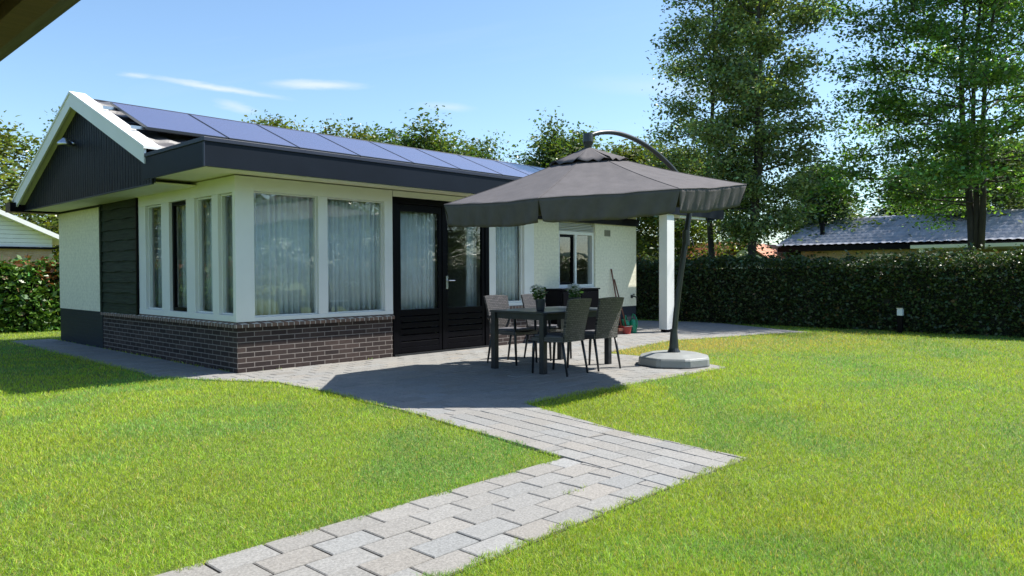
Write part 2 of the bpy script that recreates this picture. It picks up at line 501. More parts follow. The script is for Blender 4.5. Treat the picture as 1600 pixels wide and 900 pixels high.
REG = [(ccw(R1), 0.0, (0, -6.35)), (ccw(R2), rad(81.2), (-.65, -6.35)), (ccw(R2b), rad(81.2), (-.65, -6.35)), (ccw(C1), 0.0, (0, 0)), (ccw(C2), 0.0, (0, 0)),
       (ccw(C3), 0.0, (0, 0)), (ccw(C7), 0.0, (0, 0)), (ccw(C8), 0.0, (0, 0)), (ccw(C5), 0.0, (0, 0)), (ccw(C4), 0.0, (0, 0)), (ccw(C6), 0.0, (0, 0))]
rnd = random.Random(4)
PV, PF, PC = [], [], []
LW, LH = .272, .1715
for poly, ang, org in REG:
    ca, sa = math.cos(ang), math.sin(ang)
    loc = [((x - org[0]) * ca + (y - org[1]) * sa, -(x - org[0]) * sa + (y - org[1]) * ca) for x, y in poly]
    x0, x1 = min(q[0] for q in loc), max(q[0] for q in loc)
    y0, y1 = min(q[1] for q in loc), max(q[1] for q in loc)
    for j in range(math.floor(y0 / LH) - 1, math.ceil(y1 / LH) + 1):
        for i in range(math.floor(x0 / LW) - 2, math.ceil(x1 / LW) + 2):
            off = (j % 2) * LW * .5 + .09
            jx = rnd.uniform(-.002, .002)
            g2 = .0034 + rnd.random() * .0018
            q = [(i * LW + off + g2 + jx, j * LH + g2), ((i + 1) * LW + off - g2 + jx, j * LH + g2),
                 ((i + 1) * LW + off - g2 + jx, (j + 1) * LH - g2), (i * LW + off + g2 + jx, (j + 1) * LH - g2)]
            q = clip(q, loc)
            if len(q) < 3 or abs(area(q)) < .0012: continue
            cx = sum(a_[0] for a_ in q) / len(q); cy = sum(a_[1] for a_ in q) / len(q)
            z = rnd.gauss(0, .0012)
            tx, ty = rnd.gauss(0, .004), rnd.gauss(0, .004)
            tone = .228 * (1 + rnd.gauss(0, .045)); wm = rnd.gauss(0, .004)
            def P3(px, py, zz):
                X = px * ca - py * sa + org[0]; Y = px * sa + py * ca + org[1]
                return (X, Y, zz + (px - cx) * tx + (py - cy) * ty)
            b0 = len(PV); k = len(q)
            for a_ in q: PV.append(P3(a_[0], a_[1], -.02))
            for a_ in q: PV.append(P3(a_[0], a_[1], .004 + z))
            for a_ in q:
                d = math.hypot(a_[0] - cx, a_[1] - cy); s_ = max(0, 1 - .006 / max(d, .01))
                PV.append(P3(cx + (a_[0] - cx) * s_, cy + (a_[1] - cy) * s_, .008 + z))
            for s_ in range(k):
                s2 = (s_ + 1) % k
                PF.append((b0 + s_, b0 + s2, b0 + k + s2, b0 + k + s_))
                PF.append((b0 + k + s_, b0 + k + s2, b0 + 2 * k + s2, b0 + 2 * k + s_))
            PF.append(tuple(b0 + 2 * k + s_ for s_ in range(k)))
            PC += [(tone + wm + .006, tone, tone - wm - .010)] * (3 * k)
me = bpy.data.meshes.new('path')
me.from_pydata(PV, [], PF)
at_ = me.color_attributes.new('tone', 'FLOAT_COLOR', 'POINT')
at_.data.foreach_set('color', np.concatenate([np.array(PC, np.float32), np.ones((len(PC), 1), np.float32)], 1).ravel())
me.materials.append(M['paver'])
path = bpy.data.objects.new('path', me); COL.objects.link(path); tag(path, kind='structure')
# sand bed under the pavers
sb = MB()
for poly, ang, org in REG:
    sb.add([(x, y, -.004) for x, y in poly], [tuple(range(len(poly)))])
sand = pmat('joint sand', (.045, .04, .03), .95, .4, 30)
tag(sb.build('path_bed', sand), kind='structure')

# ------------------------------------------------------------------ bungalow
house = empty('bungalow', (0, 0, 0))
tag(house, 'white bungalow with dark brick base, black boarded gable and solar panels', 'house')

def wall_piece(name, mat, boxes, parent=house, bevel=0):
    b = MB()
    for q in boxes: b.box(*q)
    return b.build(name, mat, parent, bevel=bevel)

ZS = 2.395
# brick base of the window bay
wall_piece('brick_base', M['brick_dark'], [(0, 2.33, 0, .11, -.05, .555), (0, .11, .11, 4.57, -.05, .555)])
wall_piece('brick_base', M['brick_dark'], [(4.30, 5.37, .01, .12, -.05, .60)])
# sloping rowlock sill
b = MB()
prof = [(-.045, .553), (.12, .558), (.12, .640), (.03, .632), (-.045, .592)]
def sill_run(mb, p0, p1, ax, s0, s1, m0=0, m1=0):
    # profile d (distance outwards negative) and z, mitred ends
    n_ = len(prof)
    vs = []
    for (s_, mm) in ((s0, m0), (s1, m1)):
        for d, z in prof:
            e = s_ + mm * d
            vs.append((e, d, z) if ax == 'x' else (d, e, z))
    fs = [tuple(range(n_)), tuple(range(2 * n_ - 1, n_ - 1, -1))] + [(i, (i + 1) % n_, n_ + (i + 1) % n_, n_ + i) for i in range(n_)]
    mb.add(vs, fs)
sill_run(b, 0, 0, 'x', 0, 2.335, 1, 0)
b.build('brick_sill', M['brick_sill'], house)
b = MB(); sill_run(b, 0, 0, 'y', 0.0, 4.58, 1, 0)
b.build('brick_sill', M['brick_sill'], house)
b = MB(); b.box(4.30, 5.37, -.03, .12, .603, .65)
b.build('brick_sill', M['brick_sill'], house)

# painted brick walls
wall_piece('wall', M['brick_white'], [(-.012, .2, 4.57, 6.75, .60, 2.30)])
wall_piece('painted_base', M['brick_base'], [(-.008, .2, 4.572, 6.748, -.05, .598)])
wall_piece('wall', M['brick_white'], [(5.37, 6.05, 0, .2, .53, 2.39), (6.05, 7.13, 0, .2, .53, .93), (6.05, 7.13, 0, .2, 2.14, 2.39), (7.13, 8.5, 0, .2, .53, 2.39)])
wall_piece('painted_base', M['brick_base'], [(5.372, 8.498, .004, .2, -.05, .528)])
wall_piece('wall', M['brick_white'], [(8.3, 8.5, .2, 6.75, .0, 2.39)])
wall_piece('wall', M['brick_white'], [(.2, 8.3, 6.55, 6.75, .0, 2.39)])
# dark trim boards at the wall heads
wall_piece('trim_board', M['black'], [(-.03, .17, 4.56, 6.85, 2.302, 2.393)])
wall_piece('trim_board', M['black'], [(5.38, 8.52, -.06, -.003, 2.13, 2.27)])

# dark lap siding
b = MB(); r_ = random.Random(2)
y0, y1 = 3.06, 4.50
nb = 11; hh = (2.38 - .60) / nb
for k in range(nb):
    z0_ = .60 + k * hh
    n_ = 14
    vs = []
    for i in range(n_ + 1):
        y = y0 + (y1 - y0) * i / n_
        wv = .006 * math.sin(i * .9 + k * 2.1) + r_.uniform(-.003, .003)
        vs += [(-.034, y, z0_ + wv), (-.010, y, z0_ + hh + .012), (.03, y, z0_ + hh + .012), (.03, y, z0_ + wv)]
    fs = []
    for i in range(n_):
        for q in range(4):
            q2 = (q + 1) % 4
            fs.append((i * 4 + q, (i + 1) * 4 + q, (i + 1) * 4 + q2, i * 4 + q2))
    fs += [(0, 1, 2, 3), (n_ * 4 + 3, n_ * 4 + 2, n_ * 4 + 1, n_ * 4)]
    b.add(vs, fs)
b.build('siding', M['siding'], house)
wall_piece('corner_trim', M['black'], [(-.04, .06, 3.012, 3.058, .60, 2.39)])
wall_piece('corner_trim', M['siding'], [(-.045, .06, 4.502, 4.566, .60, 2.39)])

# --- windows (built in wall coordinates: s along the wall, d depth, z)
def wbox(mb, wall, s0, s1, d0, d1, z0, z1):
    if wall == 'front': mb.box(s0, s1, d0, d1, z0, z1)
    else: mb.box(d0, d1, s0, s1, z0, z1)
def window(wall, s0, s1, z0, z1, fmat='white', fw=.035, d=.055, name='window', glassmat='glass'):
    f = MB()
    wbox(f, wall, s0, s0 + fw, d - .02, d + .03, z0, z1)
    wbox(f, wall, s1 - fw, s1, d - .02, d + .03, z0, z1)
    wbox(f, wall, s0 + fw, s1 - fw, d - .02, d + .03, z0, z0 + fw)
    wbox(f, wall, s0 + fw, s1 - fw, d - .02, d + .03, z1 - fw, z1)
    fo = f.build(name, M[fmat], house, bevel=.003)
    g_ = MB(); wbox(g_, wall, s0 + fw - .003, s1 - fw + .003, d + .002, d + .010, z0 + fw - .003, z1 - fw + .003)
    g_.build('pane', M[glassmat], fo)
    return fo
# posts and rails: one frame per side
wall_piece('corner_post', M['white'], [(-.022, .22, -.022, .045, .622, ZS - .01), (-.022, .045, .045, .05, .622, ZS - .01)], bevel=.004)
f = MB()
zb0, zb1, zt0 = .622, .672, 2.215
f.box(.22, 2.335, -.012, .10, zb0 - .0, zb1); f.box(.222, 2.333, -.010, .10, zt0, ZS - .008)
f.box(1.125, 1.265, -.008, .09, zb1, zt0); f.box(2.195, 2.335, -.008, .09, zb1, zt0)
f.build('window_frame', M['white'], house, bevel=.004)
f = MB()
f.box(-.012, .10, .05, 3.01, zb0, .70); f.box(-.010, .10, .052, 3.008, 2.19, ZS - .008)
for a_, b_ in ((.46, .63), (1.13, 1.38), (1.93, 2.19), (2.76, 3.01)):
    f.box(-.008, .09, a_, b_, .70, 2.19)
f.build('window_frame', M['white'], house, bevel=.004)
window('front', .222, 1.123, zb1 + .001, zt0 - .001, fw=.016)
window('front', 1.267, 2.193, zb1 + .001, zt0 - .001, fw=.016)
for a_, b_, mt in ((.052, .458, 'white'), (.632, 1.128, 'white'), (1.382, 1.928, 'black'), (2.192, 2.758, 'white')):
    window('side', a_, b_, .702, 2.188, fmat=mt, fw=.05 if mt == 'black' else .02)

# --- doors
fr_ = MB()
fr_.box(2.345, 2.425, -.005, .09, 0, 2.30); fr_.box(4.20, 4.285, -.005, .09, 0, 2.30)
fr_.box(2.425, 4.20, -.005, .09, 2.21, 2.30); fr_.box(3.285, 3.335, .0, .09, .04, 2.21)
fr_.build('door_frame', M['black'], house, bevel=.003)
wall_piece('lintel', M['white'], [(2.345, 4.285, -.010, .10, 2.302, ZS - .008)])
wall_piece('threshold', M['dark_metal'], [(2.35, 4.28, -.03, .1, 0, .035)])
def door(x0, x1, handle):
    b = MB(); z0_, z1_, st = .045, 2.205, .062
    b.box(x0, x0 + st, .01, .06, z0_, z1_); b.box(x1 - st, x1, .01, .06, z0_, z1_)
    b.box(x0 + st, x1 - st, .01, .06, 2.10, z1_); b.box(x0 + st, x1 - st, .01, .06, .585, .675)
    b.box(x0 + st, x1 - st, .01, .06, z0_, .12)
    o = b.build('door', M['black'], house, bevel=.003)
    pb = MB(); n_ = 5; hh_ = (.585 - .12) / n_
    for k in range(n_):      # rounded boards whose top edges catch the light
        zz = .12 + k * hh_
        pr = [(.034, zz + .004), (.014, zz + .006), (.014, zz + hh_ - .016), (.032, zz + hh_ - .004), (.05, zz + hh_ - .004), (.05, zz + .004)]
        vs = [(x0 + st, d, z) for d, z in pr] + [(x1 - st, d, z) for d, z in pr]
        pb.add(vs, [tuple(range(6)), tuple(range(11, 5, -1))] + [(i, (i + 1) % 6, 6 + (i + 1) % 6, 6 + i) for i in range(6)])
    pb.build('door_panel', M['black'], o)
    g_ = MB(); g_.box(x0 + st - .003, x1 - st + .003, .034, .042, .672, 2.103); g_.build('pane', M['glass'], o)
    if handle:
        h_ = MB(); hx = x0 + .035
        h_.box(hx - .02, hx + .02, -.003, .009, .96, 1.16)
        h_.tube([(hx, -.0, 1.09), (hx, -.045, 1.09)], .009, 8)
        h_.tube([(hx, -.045, 1.09), (hx + .12, -.048, 1.09)], .009, 8)
        h_.build('door_handle', M['zinc'], o, bevel=.002)
    return o
door(2.43, 3.28, False)
door(3.34, 4.195, True)
# window right of the doors
wall_piece('window_frame', M['white'], [(4.287, 4.44, .0, .10, .652, ZS - .008), (5.12, 5.368, -.012, .12, .652, ZS - .008),
    (4.44, 5.12, .0, .10, .652, .70), (4.44, 5.12, .0, .10, 2.15, ZS - .008)], bevel=.004)
window('front', 4.442, 5.118, .702, 2.148, fw=.03)
# window in the cream wall, with shutter box over it
wf = wall_piece('window_frame', M['white'], [(6.05, 6.11, .03, .13, .93, 1.96), (7.07, 7.13, .03, .13, .93, 1.96),
    (6.11, 7.07, .03, .13, .93, .985), (6.11, 7.07, .03, .13, 1.90, 1.96), (6.545, 6.60, .03, .13, .985, 1.90), (6.04, 7.14, -.03, .1, .895, .93)], bevel=.003)
db = MB(); db.box(6.112, 6.15, .06, .12, .987, 1.898); db.box(6.507, 6.543, .06, .12, .987, 1.898); db.box(6.15, 6.507, .06, .12, .987, 1.03); db.box(6.15, 6.507, .06, .12, 1.855, 1.898); db.build('casement', M['black'], wf)
gp = MB(); gp.box(6.108, 6.547, .085, .093, .98, 1.905); gp.build('pane', M['glass'], wf)
gp = MB(); gp.box(6.598, 7.072, .085, .093, .98, 1.905); gp.build('pane', M['glass'], wf)
b = MB(); b.box(6.055, 7.125, .10, .14, 1.962, 2.14)
for k in range(6):
    zz = 1.968 + k * .029
    b.add([(6.06, .02, zz), (7.12, .02, zz), (7.12, .07, zz + .02), (6.06, .07, zz + .02), (6.06, .02, zz + .006), (7.12, .02, zz + .006), (7.12, .07, zz + .026), (6.06, .07, zz + .026)],
          [(0, 1, 2, 3), (4, 7, 6, 5), (0, 4, 5, 1), (1, 5, 6, 2), (2, 6, 7, 3), (3, 7, 4, 0)])
b.build('louvre', M['white'], house)
b = MB(); b.box(7.42, 7.60, -.012, .0, 1.90, 2.02)
for k in range(4): b.box(7.44 + k * .04, 7.455 + k * .04, -.02, -.012, 1.91, 2.01)
b.build('wall_vent', pmat('grey vent', (.25, .24, .18), .6), house)
# tap on the wall
b = MB(); b.tube([(8.33, 0, .72), (8.33, -.09, .72), (8.33, -.12, .70), (8.33, -.125, .64)], .012, 8)
b.tube([(8.33, -.06, .72), (8.33, -.06, .76)], .008, 8); b.box(8.295, 8.365, -.068, -.052, .76, .772)
b.lathe((8.33, -.004, .72), [(.03, -.03), (.03, .03)], 12)
b.build('tap', M['dark_metal'], house)

# inside of the room, seen through the panes
wall_piece('room_wall', M['room'], [(.12, 8.3, 4.0, 4.1, 0, 2.39), (5.4, 5.5, .2, 4.0, 0, 2.39), (.1, .2, 3.06, 4.0, .56, 2.39), (.1,.2,.11,4.0,.0,.555)])
wall_piece('room_floor', M['roomfloor'], [(.11, 8.3, .12, 6.5, -.02, .03)])

# --- soffit, fascia and roof
XL_, YF, XR, ZF = -.68, -.68, 10.9, 2.36
wall_piece('soffit', M['cream'], [(XL_ + .03, 9.1, YF + .03, 1.0, 2.40, 2.43), (-.53, 9.1, 1.0, 7.0, 2.40, 2.43)])
wall_piece('soffit_beam', M['cream'], [(9.1, 10.15, YF + .03, -.50, 2.31, 2.41)])
fa = wall_piece('fascia', M['fascia'], [(XL_, XR, YF, YF + .028, ZF, 2.625), (XR - .03, XR, YF + .028, -.3, ZF, 2.625)])
fb = wall_piece('fascia', M['fascia'], [(XL_ - .002, XL_ + .026, YF + .0285, 1.03, ZF, 2.625)])
wall_piece('soffit_edge', M['cream'], [(XL_ + .03, 9.1, YF + .0285, YF + .05, 2.352, 2.40)])
wall_piece('roof_edge', M['fascia_cap'], [(XL_ - .015, XR + .01, YF - .015, YF + .06, 2.627, 2.672), (XL_ - .015, XL_ + .06, YF + .06, 1.05, 2.627, 2.672)], bevel=.004)
wall_piece('flat_roof', pmat('roofing felt', (.05, .05, .052), .9, .2, 20), [(XL_ + .03, 9.1, YF + .03, 1.2, 2.60, 2.64)])
# corner joint strip and screws of the fascia
b = MB(); b.box(XL_ - .008, XL_ + .0, YF - .006, YF + .03, ZF - .002, 2.62); b.build('corner_strip', M['fascia_cap'], house)

YR, ZR = 3.66, 3.83
def zfront(y): return ZR - (YR - y) * .407
def zback(y): return ZR - (y - YR) * .43
XG = -.57
# gable boards
b = MB(); y = 1.02; k = 0
while y < 6.72:
    y2 = min(y + .098, 6.74)
    za = min(zfront(y), zback(y)) - .13; zb_ = min(zfront(y2), zback(y2)) - .13
    zc = ZR - .13
    vs = [(XG, y, ZF - .027), (XG, y2 - .014, ZF - .027), (XG, y2 - .014, max(zb_, ZF)), (XG, y, max(za, ZF)),
          (XG + .02, y, ZF - .027), (XG + .02, y2 - .014, ZF - .027), (XG + .02, y2 - .014, max(zb_, ZF)), (XG + .02, y, max(za, ZF))]
    b.add(vs, [(0, 1, 2, 3), (7, 6, 5, 4), (0, 4, 5, 1), (1, 5, 6, 2), (2, 6, 7, 3), (3, 7, 4, 0)])
    y = y2; k += 1
b.add([(XG + .015, .95, ZF - .028), (XG + .015, 6.74, ZF - .028), (XG + .015, 6.74, ZF + .06), (XG + .015, YR, ZR - .14), (XG + .015, .95, 2.60)], [(0, 1, 2, 3, 4)])
b.build('gable', M['plank'], house)
wall_piece('soffit', M['cream'], [(XG + .022, -.0, 1.04, 6.95, 2.332, 2.352)])
b = MB(); b.box(XG - .010, XG + .021, 1.02, 6.95, ZF - .042, ZF - .028); b.build('drip_edge', M['fascia_cap'], house)
# bargeboards (white) with sloped top caps
def sloped(mb, x0, x1, ya, yb, fz, d0, d1):
    """a board whose top follows fz, from fz+d0 to fz+d1"""
    vs = [(x, y, fz(y) + d) for x in (x0, x1) for (y, d) in ((ya, d0), (yb, d0), (yb, d1), (ya, d1))]
    mb.add(vs, [(0, 1, 2, 3), (7, 6, 5, 4), (0, 4, 5, 1), (1, 5, 6, 2), (2, 6, 7, 3), (3, 7, 4, 0)])
XB = -.70
b = MB(); sloped(b, XB, XB + .028, .93, YR, zfront, -.17, .02); b.build('bargeboard', M['white'], house)
b = MB(); sloped(b, XB, XB + .028, YR, 6.78, zback, -.17, .02); b.build('bargeboard', M['white'], house)
b = MB(); sloped(b, XB - .012, XB + .20, .90, YR, zfront, .022, .055); b.build('verge_cap', M['white'], house)
b = MB(); sloped(b, XB - .012, XB + .20, YR + .001, 6.84, zback, .022, .055); b.build('verge_cap', M['white'], house)
# underside of the verge
b = MB(); sloped(b, XB + .028, XG + .03, .95, YR, zfront, -.13, -.11); sloped(b, XB + .028, XG + .03, YR, 6.78, zback, -.13, -.11)
b.build('verge_soffit', M['cream'], house)
# gutter end at the rear eave
b = MB(); b.box(-.79, .1, 6.62, 6.93, 2.30, 2.46); b.build('gutter', M['black'], house)

def tiles(name, x0, x1, ya, yb, fz, mat, parent, dirx=False, pw=.30, pl=.34, amp=.022, org=None):
    """wavy interlocking tiles; ya = eave, yb = ridge"""
    nx = int((x1 - x0) / pw * 6); L_ = abs(yb - ya); ny = max(1, int(L_ / pl))
    rows = []
    for j in range(ny):
        for e in (0.0, .5, .999): rows.append(((j + e) / ny, (1 - e) * .03))
    xs = np.linspace(x0, x1, nx + 1)
    V = []
    for tt, st in rows:
        y = ya + (yb - ya) * tt
        zz = fz(y) + st + amp * (np.maximum(0, np.sin((xs - x0) * 2 * PI / pw)) ** .8 if False else .5 + .5 * np.sin((xs - x0) * 2 * PI / pw))
        V.append(np.stack([xs, np.full_like(xs, y), zz], 1))
    V = np.concatenate(V)
    w_ = nx + 1
    i, j = np.meshgrid(np.arange(nx), np.arange(len(rows) - 1))
    a0 = (j * w_ + i).ravel()
    F = np.stack([a0, a0 + 1, a0 + 1 + w_, a0 + w_], 1)
    return np_mesh(name, V, F, mat, parent)
tiles('roof', XB + .16, 9.7, .78, YR, lambda y: zfront(y) - .03, M['tile'], house)
tiles('roof', XB + .16, 9.7, 6.9, YR, lambda y: zback(y) - .03, M['tile'], house)
b = MB(); b.tube([(XB + .2, YR, ZR - .065), (9.7, YR, ZR - .065)], .06, 12); b.build('ridge_tiles', M['tile'], house, smooth=True)
b = MB(); b.add([(9.68, .8, 2.55), (9.68, 6.9, 2.4), (9.68, YR, ZR - .05)], [(0, 1, 2)]); b.build('gable', M['plank'], house)

# --- solar panels
for i in range(9):
    x0 = -.45 + 1.1 * i; x1 = x0 + 1.085
    pb = MB(); pg = MB()
    ya, yb = 1.47, 2.78
    def zp(y): return 2.70 + .405 * (y - .78) + .12
    def slab(mb, xa, xb, y_a, y_b, d0, d1):
        vs = [(x, y, zp(y) + d) for d in (d0, d1) for (x, y) in ((xa, y_a), (xb, y_a), (xb, y_b), (xa, y_b))]
        mb.add(vs, [(3, 2, 1, 0), (4, 5, 6, 7), (0, 1, 5, 4), (1, 2, 6, 5), (2, 3, 7, 6), (3, 0, 4, 7)])
    e = .012
    slab(pb, x0, x1, ya, ya + e, -.035, 0); slab(pb, x0, x1, yb - e, yb, -.035, 0)
    slab(pb, x0, x0 + e, ya + e, yb - e, -.035, 0); slab(pb, x1 - e, x1, ya + e, yb - e, -.035, 0)
    slab(pb, x0 + e, x1 - e, ya + e, yb - e, -.030, -.012)
    o = pb.build('solar_panel', M['dark_metal'], house)
    slab(pg, x0 + e + .001, x1 - e - .001, ya + e + .001, yb - e - .001, -.0115, -.003)
    pg.build('pane', M['solar'], o)
# rails sticking out beside the first panel
for yy in (1.62, 2.62):
    b = MB(); z_ = 2.70 + .405 * (yy - .78) + .06
    b.box(-.60, 9.4, yy - .02, yy + .02, z_ - .02, z_ + .02); b.build('panel_rail', M['zinc'], house)
# gable lamp
b = MB(); yl = 3.95
b.lathe((XG - .01, yl, 3.17), [(.05, -.02), (.05, .02)], 12)
b.tube([(XG, yl, 3.19), (XG - .10, yl, 3.21)], .02, 8)
b.lathe((XG - .12, yl, 3.15), [(.03, .09), (.045, .07), (.10, .02), (.11, -.02), (.085, -.022), (.02, .03)], 16)
b.build('wall_lamp', M['zinc'], house, smooth=True)
# porch post
b = MB(); b.box(8.63, 8.90, -.64, -.455, .06, 2.40); b.build('porch_post', M['white'], house, bevel=.004)
b = MB(); b.box(8.66, 8.87, -.61, -.48, -.01, .06); b.build('post_foot', M['black'], house)

# --- curtains: each hangs by itself behind its window
def curtain(wall, s0, s1, z0, z1, d, label, seed, pitch=.085, amp=.028):
    r_ = random.Random(seed)
    n_ = max(8, int((s1 - s0) / .012)); ph = r_.random() * 6; V = []
    for zz in (z1, (z0 + z1) / 2, z0):
        for i in range(n_ + 1):
            s_ = s0 + (s1 - s0) * i / n_
            a_ = s_ * 2 * PI / pitch + ph + 1.2 * math.sin(s_ * 7 + seed) + .25 * math.sin(zz * 1.4 + s_ * 5)
            dd = d + amp * math.sin(a_) + amp * .4 * math.sin(a_ * .43 + 1) + .01 * math.sin(a_ * 2.1)
            V.append((s_, dd, zz) if wall == 'front' else (dd, s_, zz))
    w_ = n_ + 1
    mb = MB(); mb.add(V, [(j * w_ + i, j * w_ + i + 1, (j + 1) * w_ + i + 1, (j + 1) * w_ + i) for j in range(2) for i in range(n_)])
    o = mb.build('curtain', M['curtain'], None, smooth=True)
    sm = o.modifiers.new('thick', 'SOLIDIFY'); sm.thickness = .002
    tag(o, label, 'curtain', 'sheer curtains behind the windows')
curtain('front', .16, 1.20, .66, 2.30, .15, 'sheer pleated curtain behind the large front window nearest the house corner', 1)
curtain('front', 1.22, 2.34, .66, 2.30, .155, 'sheer pleated curtain behind the large front window beside the black doors', 2)
curtain('front', 2.44, 3.24, .50, 2.28, .135, 'sheer pleated curtain behind the glass of the left black door', 3)
curtain('front', 4.03, 4.24, .50, 2.28, .26, 'narrow sheer curtain bunched at the right edge of the door with the handle', 4, .07)
curtain('front', 4.40, 5.14, .66, 2.28, .16, 'sheer curtain behind the narrow window right of the black doors', 5)
curtain('side', 2.22, 2.95, .66, 2.30, .22, 'sheer curtain behind the narrow side window next to the dark green boards', 6, .07)
curtain('side', .86, 1.30, .66, 2.30, .20, 'bunched sheer curtain behind the side window second from the house corner', 7, .06)
curtain('side', .24, .66, .66, 2.30, .20, 'bunched sheer curtain behind the side window nearest the house corner', 8, .06)
curtain('side', 1.62, 2.10, .66, 2.30, .20, 'bunched sheer curtain behind the side window with the black frame', 9, .06)

# ------------------------------------------------------------------ roof corner beside the camera
shed = empty('wooden_porch', (-4.37, -4.6, 0))
tag(shed, 'brown wooden porch roof corner jutting in overhead at the upper left', 'porch')
def sh(name, mat, *boxes):
    b = MB()
    for q in boxes: b.box(q[0] + 4.4, q[1] + 4.4, q[2] + 4.6, q[3] + 4.6, q[4], q[5])
    return b.build(name, mat, shed, bevel=.003)
bd = MB()
for k in range(24):
    xx = -3.34 - k * .135
    bd.box(xx - .13 + 4.4, xx + 4.4, -11.0 + 4.6, -1.6 + 4.6, 2.335, 2.355)
bd.build('ceiling', M['wood'], shed)
sh('beam', M['woodgrey'], (-3.355, -3.272, -11.0, -1.6, 2.302, 2.46))
sh('inner_beam', M['wood'], (-3.46, -3.356, -11.0, -1.6, 2.27, 2.334))
for yy in (-2.6, -4.72, -6.9, -9.1):
    sh('rafter', M['wood'], (-6.5, -3.461, yy - .025, yy + .025, 2.285, 2.334))
sh('roof_cover', M['fascia_cap'], (-6.6, -3.262, -11.05, -1.55, 2.461, 2.49))
sh('post', M['woodgrey'], (-3.41, -3.29, -1.75, -1.63, 0, 2.301)); sh('post', M['woodgrey'], (-3.41, -3.29, -10.95, -10.83, 0, 2.301))
sh('post', M['woodgrey'], (-6.5, -6.38, -1.75, -1.63, 0, 2.30)); sh('post', M['woodgrey'], (-6.5, -6.38, -10.95, -10.83, 0, 2.30))

# ------------------------------------------------------------------ parasol
PCX, PCY, PR = 2.6, -3.3, 1.74
par = empty('parasol', (4.22, -3.47, 0))
tag(par, 'large dark grey octagonal parasol hanging from a curved arm over the garden table', 'parasol')
px_, py_ = 4.22, -3.47
def rimz(x, y): return 1.91 + .113 * (x - 1.0) + .02 * (y + 3.3)
APEX = (PCX, PCY, 2.60)
cv = MB()
NR, NS = 22, 24
def canopy_pt(th_k, u, rr):
    """panel k, across 0..1, radius fraction"""
    a0 = rad(22) + th_k * PI / 4; a1 = a0 + PI / 4
    p0 = Vector((PCX + PR * math.cos(a0), PCY + PR * math.sin(a0), 0)); p1 = Vector((PCX + PR * math.cos(a1), PCY + PR * math.sin(a1), 0))
    e = p0.lerp(p1, u); q = Vector((PCX, PCY, 0)).lerp(e, rr)
    zr = rimz(e.x, e.y)
    z = APEX[2] + (zr - APEX[2]) * rr
    z -= .028 * math.sin(PI * rr) * 1.0                 # cloth sags between hub and rim
    sagp = math.sin(PI * u)
    z += .0035 * math.sin(u * 23 + rr * 11 + th_k * 3) * sagp * rr + .004 * math.sin(u * 9 - rr * 17 + th_k) * sagp * rr
    z -= .010 * sagp * rr ** 1.5 + .012 * math.sin(rr * 9 + th_k * 2) * sagp * rr * .6
    return Vector((q.x - px_, q.y - py_, z))
def dedup_build(mb, name, mat, parent, smooth=True, thick=0.003):
    me = bpy.data.meshes.new(name); me.from_pydata(mb.v, [], mb.f)
    bm = bmesh.new(); bm.from_mesh(me); bmesh.ops.remove_doubles(bm, verts=bm.verts, dist=.0006)
    bmesh.ops.recalc_face_normals(bm, faces=bm.faces)
    bm.to_mesh(me); bm.free()
    if smooth: me.polygons.foreach_set('use_smooth', [True] * len(me.polygons))
    me.materials.append(mat)
    o = bpy.data.objects.new(name, me); COL.objects.link(o); o.parent = parent
    if thick:
        s_ = o.modifiers.new('thick', 'SOLIDIFY'); s_.thickness = thick; s_.offset = -1
    return o
for k in range(8):
    vs = [canopy_pt(k, u / NS, .17 + .83 * r_ / NR) for r_ in range(NR + 1) for u in range(NS + 1)]
    cv.add(vs, [(r_ * (NS + 1) + u, r_ * (NS + 1) + u + 1, (r_ + 1) * (NS + 1) + u + 1, (r_ + 1) * (NS + 1) + u) for r_ in range(NR) for u in range(NS)])
me_ = dedup_build(cv, 'canopy', M['canopy'], par)
b = MB()
for k in range(8):
    b.tube([canopy_pt(k, 0, .17 + .83 * i / 8) + Vector((0, 0, .002)) for i in range(9)], .0045, 5, flat=.6)
    b.tube([canopy_pt(k, i / 10, 1.0) + Vector((0, 0, .001)) for i in range(11)], .004, 5)
b.build('seam', M['canopy'], par)
# vent cap above the hub opening
vc = MB(); rr_ = random.Random(8)
for k in range(8):
    vs = []
    for r_ in range(5):
        for u in range(7):
            q = canopy_pt(k, u / 6, .27 * r_ / 4 + .001)
            q.z += .045 + (.018 * math.sin(u * 2.6 + k * 1.7) - .02 * math.sin(PI * u / 6)) * (r_ / 4) ** 2
            vs.append(q)
    vc.add(vs, [(r_ * 7 + u, r_ * 7 + u + 1, (r_ + 1) * 7 + u + 1, (r_ + 1) * 7 + u) for r_ in range(4) for u in range(6)])
dedup_build(vc, 'vent_cap', M['canopy'], par)
